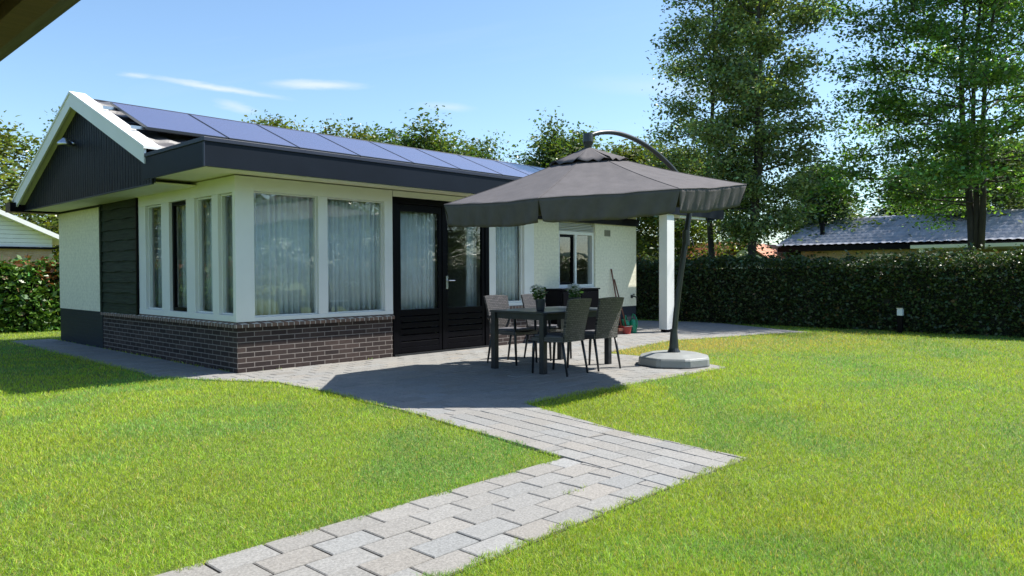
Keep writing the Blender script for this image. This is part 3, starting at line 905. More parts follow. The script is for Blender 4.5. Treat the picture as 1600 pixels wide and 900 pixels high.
# valance: eight hanging flaps with creases
for k in range(8):
    vl = MB(); n_ = 40; rows = 7
    a0 = rad(22) + k * PI / 4; a1 = a0 + PI / 4
    mid = Vector((math.cos((a0 + a1) / 2), math.sin((a0 + a1) / 2), 0))
    vs = []
    for j in range(rows + 1):
        for i in range(n_ + 1):
            u = i / n_; q = canopy_pt(k, u, 1.0)
            dn = j / rows
            endt = min(u, 1 - u)
            curl = math.exp(-endt * 14)
            crease = (.016 * math.sin(u * 38 + k * 1.3 + dn * 3 + 1.5 * math.sin(u * 9 + k)) + .009 * math.sin(u * 83 + k * 2)) * dn
            q2 = q + mid * (crease - .06 * dn) + Vector((0, 0, -.235 * dn * (1 - .10 * curl)))
            # flaps lean in at their open corners
            inward = (a0 if u < .5 else a1)
            q2 += Vector((-math.sin(inward), math.cos(inward), 0)) * (curl * .05 * dn * (1 if u < .5 else -1))
            vs.append(q2)
    vl.add(vs, [(j * (n_ + 1) + i, j * (n_ + 1) + i + 1, (j + 1) * (n_ + 1) + i + 1, (j + 1) * (n_ + 1) + i) for j in range(rows) for i in range(n_)])
    dedup_build(vl, 'valance', M['canopy'], par)
# ribs under the cloth
for k in range(8):
    b = MB(); a_ = canopy_pt(k, 0, .06); c_ = canopy_pt(k, 0, .98)
    pts = [canopy_pt(k, 0, .06 + .92 * i / 6) + Vector((0, 0, -.022)) for i in range(7)]
    b.tube(pts, .011, 6); b.build('rib', M['mast'], par)
    b = MB(); h_ = Vector((PCX - px_, PCY - py_, 2.14)); b.tube([h_, canopy_pt(k, 0, .55) + Vector((0, 0, -.035))], .009, 6); b.build('strut', M['mast'], par)
b = MB(); b.lathe((PCX - px_, PCY - py_, 0), [(.025, 2.08), (.04, 2.10), (.04, 2.17), (.022, 2.2), (.022, 2.56), (.03, 2.60), (.045, 2.66), (.06, 2.70), (.055, 2.795), (.035, 2.80)], 14)
b.build('hub', M['mast'], par, smooth=False)
# curved arm and mast in one sweep
mpts = [(4.20, -3.46, .16), (4.215, -3.465, .5), (4.25, -3.50, .95), (4.30, -3.54, 1.40), (4.37, -3.56, 1.80), (4.42, -3.57, 2.10)]
mpts2 = [(4.42, -3.57, 2.10), (4.36, -3.56, 2.27), (4.20, -3.54, 2.42), (3.98, -3.51, 2.57), (3.70, -3.47, 2.71), (3.40, -3.42, 2.81), (3.08, -3.37, 2.855), (2.80, -3.33, 2.83), (2.62, -3.30, 2.77)]
def smooth_path(pts, sub=5):
    P = [Vector(q) for q in pts]; out_ = []
    for i in range(len(P) - 1):
        p0 = P[max(i - 1, 0)]; p1 = P[i]; p2 = P[i + 1]; p3 = P[min(i + 2, len(P) - 1)]
        for s_ in range(sub):
            t_ = s_ / sub
            out_.append(.5 * ((2 * p1) + (p2 - p0) * t_ + (2 * p0 - 5 * p1 + 4 * p2 - p3) * t_ ** 2 + (3 * p1 - p0 - 3 * p2 + p3) * t_ ** 3))
    out_.append(P[-1]); return out_
off_ = Vector((px_, py_, 0))
allp = [q - off_ for q in smooth_path(mpts + mpts2[1:])]
nm = len(smooth_path(mpts))
b = MB(); b.tube(allp[:nm], .036, 14); b.build('mast', M['mast'], par, smooth=True)
b = MB(); b.tube(allp[nm - 1:], [.034 - .008 * i / (len(allp) - nm) for i in range(len(allp) - nm + 1)], 14); b.build('arm', M['mast'], par, smooth=True)
b = MB(); q = allp[nm - 8]; b.tube([q + Vector((0, 0, -.1)), q + Vector((0, 0, .1))], .047, 12)
b.tube([q, q + Vector((.1, -.02, .0))], .012, 8); b.tube([q + Vector((.1, -.02, 0)), q + Vector((.1, -.05, -.1))], .01, 8)
b.build('crank', M['mast'], par)
b = MB(); b.lathe((-.02, .01, 0), [(.085, .145), (.085, .17), (.062, .22), (.046, .42), (.044, .47)], 16); b.build('mast_foot', M['mast'], par)
# base: bevelled octagonal tub
b = MB()
prof_ = [(.455, .008), (.47, .02), (.465, .10), (.45, .125), (.30, .165), (.10, .17)]
for i, (r_, z_) in enumerate(prof_):
    for k in range(8):
        for e in (-.17, .17):
            a_ = rad(30) + k * PI / 4 + e * (1.9 if r_ > .2 else 1)
            rr = r_ * (1.0 if k % 2 else 1.0)
            b.v.append((rr * math.cos(a_) - .02, rr * math.sin(a_) + .01, z_))
n_ = 16
for i in range(len(prof_) - 1):
    for k in range(n_):
        b.f.append((i * n_ + k, i * n_ + (k + 1) % n_, (i + 1) * n_ + (k + 1) % n_, (i + 1) * n_ + k))
b.f.append(tuple(range(n_ - 1, -1, -1))); b.f.append(tuple((len(prof_) - 1) * n_ + k for k in range(n_)))
b.build('parasol_base', M['stone'], par, bevel=.008)

# ------------------------------------------------------------------ table
tx0, tx1, ty0, ty1 = 2.34, 3.72, -2.84, -1.95
tbl = empty('garden_table', ((tx0 + tx1) / 2, (ty0 + ty1) / 2, 0))
tag(tbl, 'dark rectangular garden table set with two potted plants under the parasol', 'table')
hx, hy = (tx1 - tx0) / 2, (ty1 - ty0) / 2
b = MB(); b.box(-hx, hx, -hy, hy, .715, .74); b.build('tabletop', pmat('dark table board', (.035, .04, .05), .28, .15, 5), tbl, bevel=.006)
b = MB(); b.box(-hx + .04, hx - .04, -hy + .04, -hy + .07, .64, .714); b.box(-hx + .04, hx - .04, hy - .07, hy - .04, .64, .714)
b.box(-hx + .04, -hx + .07, -hy + .07, hy - .07, .64, .714); b.box(hx - .07, hx - .04, -hy + .07, hy - .07, .64, .714); b.build('apron', M['dark_metal'], tbl)
for sx in (-1, 1):
    for sy in (-1, 1):
        b = MB(); b.box(sx * (hx - .045) - .035, sx * (hx - .045) + .035, sy * (hy - .045) - .035, sy * (hy - .045) + .035, .008, .7135)
        b.build('leg', M['dark_metal'], tbl, bevel=.004)

# ------------------------------------------------------------------ chairs
def make_chair(name, arms, label, loc, rz):
    """seat faces +y of the chair"""
    t = empty(name, loc, rz); tag(t, label, 'chair', 'wicker chairs around the garden table')
    W, Dp, H = .225, .23, .905
    b = MB(); n_ = 8
    vs = []
    for j in range(n_ + 1):
        for i in range(n_ + 1):
            x = (-1 + 2 * i / n_); y = (-1 + 2 * j / n_)
            vs.append((x * (W - .005), y * Dp + .0, .44 + .012 * x * x - .012 * y))
    for j in range(n_ + 1):
        for i in range(n_ + 1):
            x = (-1 + 2 * i / n_); y = (-1 + 2 * j / n_)
            vs.append((x * (W - .005), y * Dp + .0, .395))
    w_ = n_ + 1; o2 = w_ * w_
    fs = [(j * w_ + i, j * w_ + i + 1, (j + 1) * w_ + i + 1, (j + 1) * w_ + i) for j in range(n_) for i in range(n_)]
    fs += [(o2 + (j + 1) * w_ + i, o2 + (j + 1) * w_ + i + 1, o2 + j * w_ + i + 1, o2 + j * w_ + i) for j in range(n_) for i in range(n_)]
    for i in range(n_):
        fs += [(i, o2 + i, o2 + i + 1, i + 1), (n_ * w_ + i + 1, o2 + n_ * w_ + i + 1, o2 + n_ * w_ + i, n_ * w_ + i),
               ((i + 1) * w_, o2 + (i + 1) * w_, o2 + i * w_, i * w_), (i * w_ + n_, o2 + i * w_ + n_, o2 + (i + 1) * w_ + n_, (i + 1) * w_ + n_)]
    b.add(vs, fs); b.build('seat', M['wicker'], t, smooth=False)
    # woven backrest: curved slab, leaning back, wider at the top
    b = MB(); vs = []
    for lay in (0, 1):
        for j in range(n_ + 1):
            v_ = j / n_
            for i in range(n_ + 1):
                x = -1 + 2 * i / n_
                ww = .195 + .03 * v_
                yy = -Dp - .005 - .10 * v_ ** 1.3 + .028 * (x * x) - lay * .028
                vs.append((x * ww, yy, .40 + (H - .40) * v_ - .012 * x * x * v_))
    fs = [(j * w_ + i, j * w_ + i + 1, (j + 1) * w_ + i + 1, (j + 1) * w_ + i) for j in range(n_) for i in range(n_)]
    fs += [(o2 + (j + 1) * w_ + i, o2 + (j + 1) * w_ + i + 1, o2 + j * w_ + i + 1, o2 + j * w_ + i) for j in range(n_) for i in range(n_)]
    for i in range(n_):
        fs += [(i, o2 + i, o2 + i + 1, i + 1), (n_ * w_ + i + 1, o2 + n_ * w_ + i + 1, o2 + n_ * w_ + i, n_ * w_ + i),
               ((i + 1) * w_, o2 + (i + 1) * w_, o2 + i * w_, i * w_), (i * w_ + n_, o2 + i * w_ + n_, o2 + (i + 1) * w_ + n_, (i + 1) * w_ + n_)]
    b.add(vs, fs); b.build('backrest', M['wicker'], t)
    b = MB(); b.box(-.19, .19, -.19, .21, .442, .470); b.build('cushion', pmat('grey cushion', (.10, .10, .115), .9, .1, 12, bump=.2), t, bevel=.010)
    for sx in (-1, 1):
        b = MB(); b.tube([(sx * .195, -Dp + .02, .40), (sx * .20, -Dp - .02, .2), (sx * .205, -Dp - .055, .008)], [.017, .015, .012], 8); b.build('leg', M['dark_metal'], t, smooth=True)
        top = .655 if arms else .40
        b = MB(); b.tube([(sx * .205, Dp - .03, top), (sx * .205, Dp - .02, .3), (sx * .205, Dp - .005, .008)], [.017, .018, .013], 8); b.build('leg', M['dark_metal'], t, smooth=True)
        if arms:
            b = MB(); b.tube(smooth_path([(sx * .205, -Dp - .04, .60), (sx * .23, -.1, .665), (sx * .235, .08, .675), (sx * .205, Dp - .02, .648)], 4), .018, 8); b.build('armrest', M['dark_metal'], t, smooth=True)
    return t
make_chair('wicker_chair', False, 'wicker chair with its back to the lawn, standing nearest the front corner of the table', (2.58, -2.86, 0), rad(3))
make_chair('wicker_chair', False, 'wicker chair with its back to the lawn, standing nearest the parasol base', (3.22, -2.88, 0), rad(-4))
make_chair('wicker_chair', True, 'wicker armchair on the house side of the table, nearest the black doors', (2.96, -1.78, 0), rad(182))
make_chair('wicker_chair', True, 'wicker armchair on the house side of the table, behind the potted geranium', (3.66, -1.80, 0), rad(177))

# ------------------------------------------------------------------ potted plants
rng = np.random.default_rng(11)
def leaf_quads(C, size, rng, up=.35, asp=.55, jit=.35):
    """one folded-looking rhombus per centre; returns V, F"""
    n_ = len(C)
    d = rng.normal(size=(n_, 3)); d[:, 2] *= .6; d /= np.linalg.norm(d, axis=1)[:, None]
    nn_ = rng.normal(size=(n_, 3)); nn_[:, 2] += up * 3; 
    s_ = np.cross(d, nn_); s_ /= np.linalg.norm(s_, axis=1)[:, None] + 1e-9
    nrm = np.cross(s_, d)
    L_ = size * (1 + jit * rng.normal(size=n_)).clip(.4, 1.8)
    a = C - d * L_[:, None] * .5; b_ = C + s_ * (L_ * asp * .5)[:, None] + nrm * (L_ * .08)[:, None]
    c_ = C + d * L_[:, None] * .5; e = C - s_ * (L_ * asp * .5)[:, None] + nrm * (L_ * .08)[:, None]
    V = np.stack([a, b_, c_, e], 1).reshape(-1, 3)
    F = np.arange(n_ * 4).reshape(-1, 4)
    return V, F
def tones(n_, base, rng, var=.2, hue=.12, k=4):
    b_ = np.array(base)[None] * (1 + var * rng.normal(size=(n_, 1))).clip(.35, 1.9)
    h = rng.normal(size=n_) * hue
    b_[:, 0] *= 1 + h * 1.3; b_[:, 2] *= 1 - h
    return np.repeat(b_.clip(.002, .9), k, axis=0)
def potted(loc, label, flowers, h, spread, n_leaf):
    t = empty('potted_plant', loc); tag(t, label, 'plant', 'potted plants on the garden table')
    b = MB(); b.lathe((0, 0, 0), [(.045, 0), (.05, .01), (.062, .12), (.066, .122), (.066, .14), (.056, .14), (.052, .115)], 16); b.build('pot', M['terracotta'], t)
    b = MB(); r_ = random.Random(int(h * 1000)); tips = []
    for k in range(9):
        a_ = r_.uniform(0, 2 * PI); rr = r_.uniform(.2, 1) * spread
        e = Vector((rr * math.cos(a_), rr * math.sin(a_), h * r_.uniform(.75, 1.0))); tips.append(e)
        b.tube([(0, 0, .11), (e.x * .4, e.y * .4, .11 + (e.z - .11) * .6), e], [.004, .003, .002], 5)
    b.build('stem', M['hedge_leaf'] if False else pmat('green stem', (.06, .12, .03), .6), t)
    C = []
    for k in range(n_leaf):
        e = tips[rng.integers(0, 9)]; f_ = rng.uniform(.25, .95)
        C.append([e.x * f_ + rng.normal() * .03, e.y * f_ + rng.normal() * .03, .12 + (e.z - .12) * f_ + rng.normal() * .02])
    V, F = leaf_quads(np.array(C), .045, rng, asp=.8)
    np_mesh('foliage', V, F, M['hedge_leaf'], t, col=tones(len(C), (.07, .15, .035), rng))
    fb_ = MB()
    for e in tips[:flowers]:
        for q in range(22):
            d = Vector((r_.gauss(0, 1), r_.gauss(0, 1), r_.gauss(0, 1) + .5)).normalized() * .036
            c_ = e + d; s_ = .019
            fb_.add([c_ + Vector((s_, 0, .003)), c_ + Vector((0, s_, -.002)), c_ + Vector((-s_, 0, .003)), c_ + Vector((0, -s_, -.002)), c_ + d * .35], [(0, 1, 4), (1, 2, 4), (2, 3, 4), (3, 0, 4)])
    fb_.build('flower', M['petal'], t)
potted((2.62, -2.55, .741), 'leafy geranium with pale flowers in a dark pot at the near table end', 6, .30, .105, 150)
potted((3.40, -2.48, .741), 'dense white flowering potted plant rising behind the front chair back', 9, .30, .085, 140)

# ------------------------------------------------------------------ things by the wall
cab = empty('storage_box', (6.2, -.25, 0)); tag(cab, 'black storage cabinet standing below the small window of the white wall', 'cabinet')
b = MB(); b.box(-.55, .50, -.15, .23, .03, .90); b.build('body', M['black'], cab, bevel=.006)
b = MB(); b.box(-.57, .52, -.17, .24, .901, .925); b.build('lid', M['black'], cab, bevel=.006)
b = MB(); b.box(-.53, -.03, -.164, -.1505, .08, .86); b.box(-.02, .48, -.164, -.1505, .08, .86); b.build('door', M['black'], cab, bevel=.003)

def tool(loc, top, label, kind):
    t = empty(kind, loc); tag(t, label, kind.replace('_', ' '), None)
    tp = Vector(top) - Vector(loc)
    b = MB(); b.tube([tp * .12, tp], .014, 8); b.build('handle', M['stick'], t, smooth=True)
    b = MB()
    if kind == 'broom':
        b.box(-.16, .16, -.03, .03, .07, .12)
        for i in range(13):
            b.tube([(-.15 + i * .025, 0, .07), (-.155 + i * .026, -.005, .0)], .008, 4)
        b.build('brush', M['stick'], t)
    else:
        b.box(-.15, .15, -.01, .01, .07, .10)
        for i in range(9): b.tube([(-.14 + i * .035, 0, .08), (-.14 + i * .035, -.02, .0)], .004, 4)
        b.build('rake_head', M['dark_metal'], t)
tool((7.70, -.22, .008), (7.62, -.016, 1.27), 'taller brown stick of a broom leaning on the cream wall beside the cabinet', 'broom')
tool((7.86, -.24, .008), (7.72, -.016, 1.07), 'shorter brown stick of a rake leaning on the cream wall', 'rake')

def watering_can(loc, rz, label, h=.26, r=.085):
    t = empty('watering_can', loc, rz); tag(t, label, 'watering can', 'watering cans at the wall corner')
    b = MB(); b.lathe((0, 0, 0), [(r, 0), (r * 1.03, .02), (r * .98, h * .6), (r * .8, h * .85), (r * .45, h * .95)], 16); b.build('body', M['greenplastic'], t, smooth=True)
    b = MB(); b.tube(smooth_path([(r * .9, 0, .05), (r * 1.8, 0, h * .5), (r * 2.4, 0, h * .95)], 3), [.014] * 3 + [.012] * 4, 8); b.lathe((r * 2.45, 0, h * .95), [(.012, -.01), (.03, .02)], 10); b.build('spout', M['greenplastic'], t)
    b = MB(); b.tube(smooth_path([(r * .3, 0, h * .93), (0, 0, h * 1.28), (-r * .9, 0, h * 1.05), (-r * 1.25, 0, h * .6), (-r * .95, 0, h * .25)], 4), .011, 8); b.build('handle', M['greenplastic'], t, smooth=True)
watering_can((7.98, -.10, .008), rad(200), 'dark side green watering can standing left, half hidden behind the other one', .27)
watering_can((8.13, -.17, .008), rad(100), 'bright green watering can standing in the sun at the wall corner', .29, .075)
bk = empty('bucket', (7.82, -.20, .008)); tag(bk, 'low dark red bucket on the paving beside the green watering cans', 'bucket')
b = MB(); b.lathe((0, 0, 0), [(.10, 0), (.13, .14), (.138, .145), (.138, .155), (.122, .155), (.095, .02)], 18); b.build('tub', M['redplastic'], bk, smooth=False)
b = MB(); b.tube(smooth_path([(-.13, 0, .14), (-.1, -.1, .15), (0, -.15, .155), (.1, -.1, .15), (.13, 0, .14)], 3), .005, 6); b.build('handle', M['zinc'], bk)

# bollard lamp in front of the hedge
bo = empty('bollard_lamp', (11.5, -4.1, 0)); tag(bo, 'small black bollard lamp with a pale square head in front of the hedge', 'garden lamp')
b = MB(); b.box(-.045, .045, -.045, .045, 0, .34); b.build('post', M['black'], bo, bevel=.004)
b = MB(); b.box(-.05, .05, -.05, .05, .341, .475); b.build('lamp_head', M['lampglass'], bo, bevel=.006)
b = MB(); b.box(-.056, .056, -.056, .056, .476, .49); b.build('cap', M['zinc'], bo)

# ------------------------------------------------------------------ neighbours
nb_ = empty('bungalow', (29, 1, 0)); tag(nb_, 'low house with a grey tiled roof behind the hedge at the right', 'house')
def sub(parent, name, mat, *boxes):
    b = MB(); l = parent.location
    for q in boxes: b.box(q[0] - l.x, q[1] - l.x, q[2] - l.y, q[3] - l.y, q[4], q[5])
    return b.build(name, mat, parent)
sub(nb_, 'wall', M['beige'], (29.6, 36, -16, 5.2, 0, 2.25))
sub(nb_, 'fascia', M['black'], (28.9, 29.0, -16.5, 6.0, 2.12, 2.33), (29.0, 29.6, -16.5, 6.0, 2.12, 2.16))
sub(nb_, 'canopy', M['white'], (25, 28.88, -16, -.6, 2.02, 2.14))
for yy in (-1.0, -5, -9): sub(nb_, 'canopy_post', M['white'], (25.1, 25.25, yy, yy + .15, 0, 2.02))
sub(nb_, 'window', M['glass'], (29.55, 29.6, 1.0, 3.2, .8, 1.95)); sub(nb_, 'window', M['glass'], (29.55, 29.6, -5.0, -3.0, .8, 1.95))
lo = nb_.location
def rtile(name, x0, z0, x1, z1, y0, y1, mat, par_, pw=.3, pl=.36, amp=.035, hip=0.0):
    # eave at x0,z0 to ridge at x1,z1 ; runs along y ; hip cuts the y1 end
    L_ = math.hypot(x1 - x0, z1 - z0); ny = int(L_ / pl); nx = int((y1 - y0) / pw * 4)
    ys = np.linspace(y0, y1, nx + 1); V = []
    rows = [((j + e) / ny, (1 - e) * .05) for j in range(ny) for e in (0., .999)]
    for tt, st in rows:
        yl_ = y0 + (ys - y0) * ((y1 - y0 - hip * tt) / (y1 - y0)) if hip else ys
        wv = amp * (.5 + .5 * np.sin(ys * 2 * PI / pw))
        V.append(np.stack([np.full_like(ys, x0 + (x1 - x0) * tt) - par_.location.x, yl_ - par_.location.y, z0 + (z1 - z0) * tt + st + wv], 1))
    V = np.concatenate(V); w_ = nx + 1
    i, j = np.meshgrid(np.arange(nx), np.arange(len(rows) - 1)); a0 = (j * w_ + i).ravel()
    return np_mesh(name, V, np.stack([a0, a0 + 1, a0 + 1 + w_, a0 + w_], 1), mat, par_)
rtile('roof', 28.8, 2.33, 32.2, 3.72, -16.5, 6.05, M['tile_grey'], nb_, hip=.5)
rtile('roof', 36.5, 2.33, 32.2, 3.72, -16.5, 6.05, M['tile_grey'], nb_, hip=.5)
b = MB(); b.box(30.0 - lo.x, 30.16 - lo.x, 4.35 - lo.y, 4.5 - lo.y, 2.8, 3.38); b.box(29.96 - lo.x, 30.2 - lo.x, 4.31 - lo.y, 4.54 - lo.y, 3.38, 3.43); b.build('vent_pipe', M['black'], nb_)
b = MB(); b.add([(28.9 - lo.x, 5.9 - lo.y, 2.3), (36.4 - lo.x, 5.9 - lo.y, 2.3), (32.2 - lo.x, 5.45 - lo.y, 3.7)], [(0, 1, 2)]); b.build('gable', M['plank'], nb_)

nr = empty('bungalow', (31, 12, 0)); tag(nr, 'orange tiled house with white gable, behind the hedge and past the porch post', 'house')
rtile('roof', 27.5, 1.75, 31.5, 2.75, 8.7, 24, M['tile_red'], nr, amp=.04)
rtile('roof', 35.5, 1.75, 31.5, 2.75, 8.7, 24, M['tile_red'], nr, amp=.04)
sub(nr, 'wall', M['white'], (28.0, 35.0, 9.0, 23.7, 0, 1.74))
b = MB(); lr = nr.location
b.add([(27.2 - lr.x, y - lr.y, z) for y, z in ((7.75, 1.6), (5.6, 1.6), (6.7, 2.35))] + [(33 - lr.x, y - lr.y, z) for y, z in ((7.75, 1.6), (5.6, 1.6), (6.7, 2.35))],
      [(0, 1, 2), (5, 4, 3), (0, 3, 4, 1)]); b.box(27.2 - lr.x, 33 - lr.x, 5.6 - lr.y, 7.75 - lr.y, 0, 1.599); b.build('gable', M['white'], nr)
b = MB()
for ya, yb, za, zb_ in ((6.7, 8.15, 2.42, 1.50), (6.7, 5.25, 2.42, 1.50)):
    b.add([(x - lr.x, y - lr.y, z + d) for d in (0, .08) for (x, y, z) in ((27.1, ya, za), (33, ya, za), (33, yb, zb_), (27.1, yb, zb_))], [(3, 2, 1, 0), (4, 5, 6, 7), (0, 1, 5, 4), (1, 2, 6, 5), (2, 3, 7, 6), (3, 0, 4, 7)])
b.build('gable_roof', M['tile_red'], nr)

nl = empty('bungalow', (1.5, 22, 0)); tag(nl, 'neighbouring house with white boarded gable over tan brick at the far left', 'house')
ll = nl.location
def zg(x): return 2.40 + (4.28 - x) * .455
b = MB(); k = 0; z = 2.20
while z < 5.2:                       # horizontal white boards cut to the gable slope
    xr = 4.28 - (z + .02 - 2.40) / .455; xr = min(xr, 4.0)
    b.box(-7.5 - ll.x, xr - ll.x, 22.0 - ll.y - .012, 22.05 - ll.y, z, z + .135); z += .145
b.build('gable', M['white'], nl)
b = MB()
b.add([(x - ll.x, y - ll.y, zg(x) + d) for d in (0, .16) for (x, y) in ((4.45, 21.6), (-2.2, 21.6), (-2.2, 32), (4.45, 32))], [(3, 2, 1, 0), (4, 5, 6, 7), (0, 1, 5, 4), (1, 2, 6, 5), (2, 3, 7, 6), (3, 0, 4, 7)])
b.build('roof', M['white'], nl)
sub(nl, 'wall', M['brick_tan'], (-7.5, 4.0, 22.04, 31, 0, 2.12)); sub(nl, 'trim', M['black'], (-7.5, 4.1, 21.9, 22.03, 2.12, 2.19))

# ------------------------------------------------------------------ trees
def tree_arrays(seed, H, cb, rad_fn, n_leaf, leaf, trunk_r, base, stems=1, nb=46, sig=.28, droop=0.0, flat=.6, lean=(0, 0), var=.2):
    """returns wood MB and leaf arrays. cb = height where the crown starts; rad_fn(t) crown radius, t 0..1 up the crown"""
    r_ = random.Random(seed); rg = np.random.default_rng(seed)
    wood = MB(); C = []; W = []
    for s_ in range(stems):
        a_ = r_.uniform(0, 2 * PI); sp = .0 if stems == 1 else r_.uniform(.3, .8) * H * .07
        x, y = 0.0, 0.0; pts = []; n_ = 14
        for i in range(n_ + 1):
            t_ = i / n_
            x = lean[0] * t_ + math.cos(a_) * sp * t_ ** .8 + .10 * math.sin(i * .8 + seed) ; y = lean[1] * t_ + math.sin(a_) * sp * t_ ** .8 + .10 * math.cos(i * .7 + seed)
            pts.append(Vector((x, y, H * .97 * t_)))
        off0 = pts[0].copy(); 
        for q in pts: q.x -= off0.x; q.y -= off0.y
        k0 = 0 if s_ == 0 else 2
        rs = [trunk_r * (1 - .93 * (i / n_) ** .8) * (1 if s_ == 0 else .8) for i in range(n_ + 1)]
        rs[0] *= 1.25
        wood.tube(pts[k0:], rs[k0:], 9)
        m_ = nb // stems
        for b_ in range(m_):
            t_ = (b_ + r_.random()) / m_
            h = cb + (H * .97 - cb) * t_
            f_ = h / (H * .97) * n_; i0 = min(int(f_), n_ - 1)
            o = pts[i0].lerp(pts[i0 + 1], f_ - i0)
            az_ = b_ * 2.399 + r_.uniform(-.4, .4) + s_
            Lb = rad_fn(t_) * r_.uniform(.62, 1.08)
            el = (.18 + .75 * t_) - droop
            d = Vector((math.cos(az_) * math.cos(el), math.sin(az_) * math.cos(el), math.sin(el)))
            bp = [o]
            for j in range(1, 6):
                tt = j / 5
                bp.append(o + d * Lb * tt + Vector((0, 0, -.22 * Lb * tt * tt * (1 - t_) - droop * Lb * .3 * tt * tt)) + Vector((r_.gauss(0, .05), r_.gauss(0, .05), r_.gauss(0, .05))) * Lb * .5)
            r0 = trunk_r * .19 * (1 - .6 * t_)
            wood.tube(bp, [r0 * (1 - .85 * j / 5) + .004 for j in range(6)], 5, cap=False)
            # twigs
            for q in range(7):
                tt = r_.uniform(.30, 1.0); f2 = tt * 5; j0 = min(int(f2), 4)
                p0 = bp[j0].lerp(bp[j0 + 1], f2 - j0)
                dd = (d + Vector((r_.gauss(0, .6), r_.gauss(0, .6), r_.gauss(.05, .35)))).normalized()
                Lt = Lb * r_.uniform(.18, .38)
                p1 = p0 + dd * Lt
                if q % 2 == 0: wood.tube([p0, p1], [.012 + r0 * .1, .004], 4, cap=False)
                for e in (.35, .7, 1.0):
                    C.append(p0.lerp(p1, e)); W.append(1.0)
    C = np.array([tuple(q) for q in C])
    # each cluster has its own size and its own leaf density, so gaps stay open
    dens = rg.gamma(1.3, 1.0, len(C)); pr = dens / dens.sum()
    idx = rg.choice(len(C), n_leaf, p=pr)
    P = C[idx] + rg.normal(size=(n_leaf, 3)) * np.array([sig, sig, sig * flat])
    V, F = leaf_quads(P, leaf, rg, up=.45, asp=.62)
    ctone = 1 + .22 * rg.normal(size=len(C)); T = tones(n_leaf, base, rg, var) * np.repeat(ctone[idx].clip(.5, 1.6), 4)[:, None]
    return wood, V, F, T
TREE_DATA = {}
def make_tree(name, loc, args, label, cat='tree', group=None, rz=0, sc=(1, 1, 1), key=None):
    t = empty(name, loc, rz); t.scale = sc; tag(t, label, cat, group)
    if key and key in TREE_DATA:
        for mm, nm_ in TREE_DATA[key]:
            o = bpy.data.objects.new(nm_, mm); COL.objects.link(o); o.parent = t
    else:
        wood, V, F, T = tree_arrays(**args)
        a_ = wood.build('trunk', M['bark'], t, smooth=True)
        b_ = np_mesh('crown', V, F, M['leaf'], t, col=T)
        if key: TREE_DATA[key] = [(a_.data, 'trunk'), (b_.data, 'crown')]
    return t
# the two tall pale-green trees and the broad one at the right
oval = lambda R_: (lambda t_: R_ * (.62 + .9 * t_ - 1.25 * t_ * t_) if t_ < .9 else R_ * .4)
make_tree('tall_tree', (13.75, .05, 0), dict(seed=5, H=12.5, cb=1.9, rad_fn=oval(2.1), n_leaf=80000, leaf=.085, trunk_r=.12, base=(.22, .28, .12), stems=2, nb=80, sig=.23, var=.42), 'tall narrow tree with two dark stems behind the hedge, just right of the parasol')
make_tree('tall_tree', (14.9, 1.65, 0), dict(seed=9, H=12.0, cb=2.4, rad_fn=oval(2.35), n_leaf=48000, leaf=.085, trunk_r=.11, base=(.20, .26, .11), stems=1, nb=56, sig=.24, var=.42), 'slender tall tree standing right above the tip of the parasol, left of its two-stemmed neighbour')
make_tree('broad_tree', (18.75, -3.78, 0), dict(seed=14, H=13.0, cb=2.9, rad_fn=lambda t_: 4.0 * (1 - .45 * t_ * t_), n_leaf=125000, leaf=.095, trunk_r=.13, base=(.14, .25, .06), stems=3, nb=120, sig=.30, flat=.33, droop=.03, var=.4), 'broad leafy tree with layered branches and several stems at the right edge')
BG = dict(H=8.5, cb=.8, rad_fn=lambda t_: 3.9 * (1 - .5 * t_ * t_), n_leaf=26000, leaf=.19, trunk_r=.2, nb=64, sig=.42, flat=.75)
KEYS = [('bg1', dict(BG, seed=21, base=(.085, .13, .035))), ('bg2', dict(BG, seed=22, base=(.12, .15, .03), nb=56)), ('bg3', dict(BG, seed=23, base=(.085, .135, .05), rad_fn=lambda t_: 3.3 * (1.02 - .8 * t_), H=9.5))]
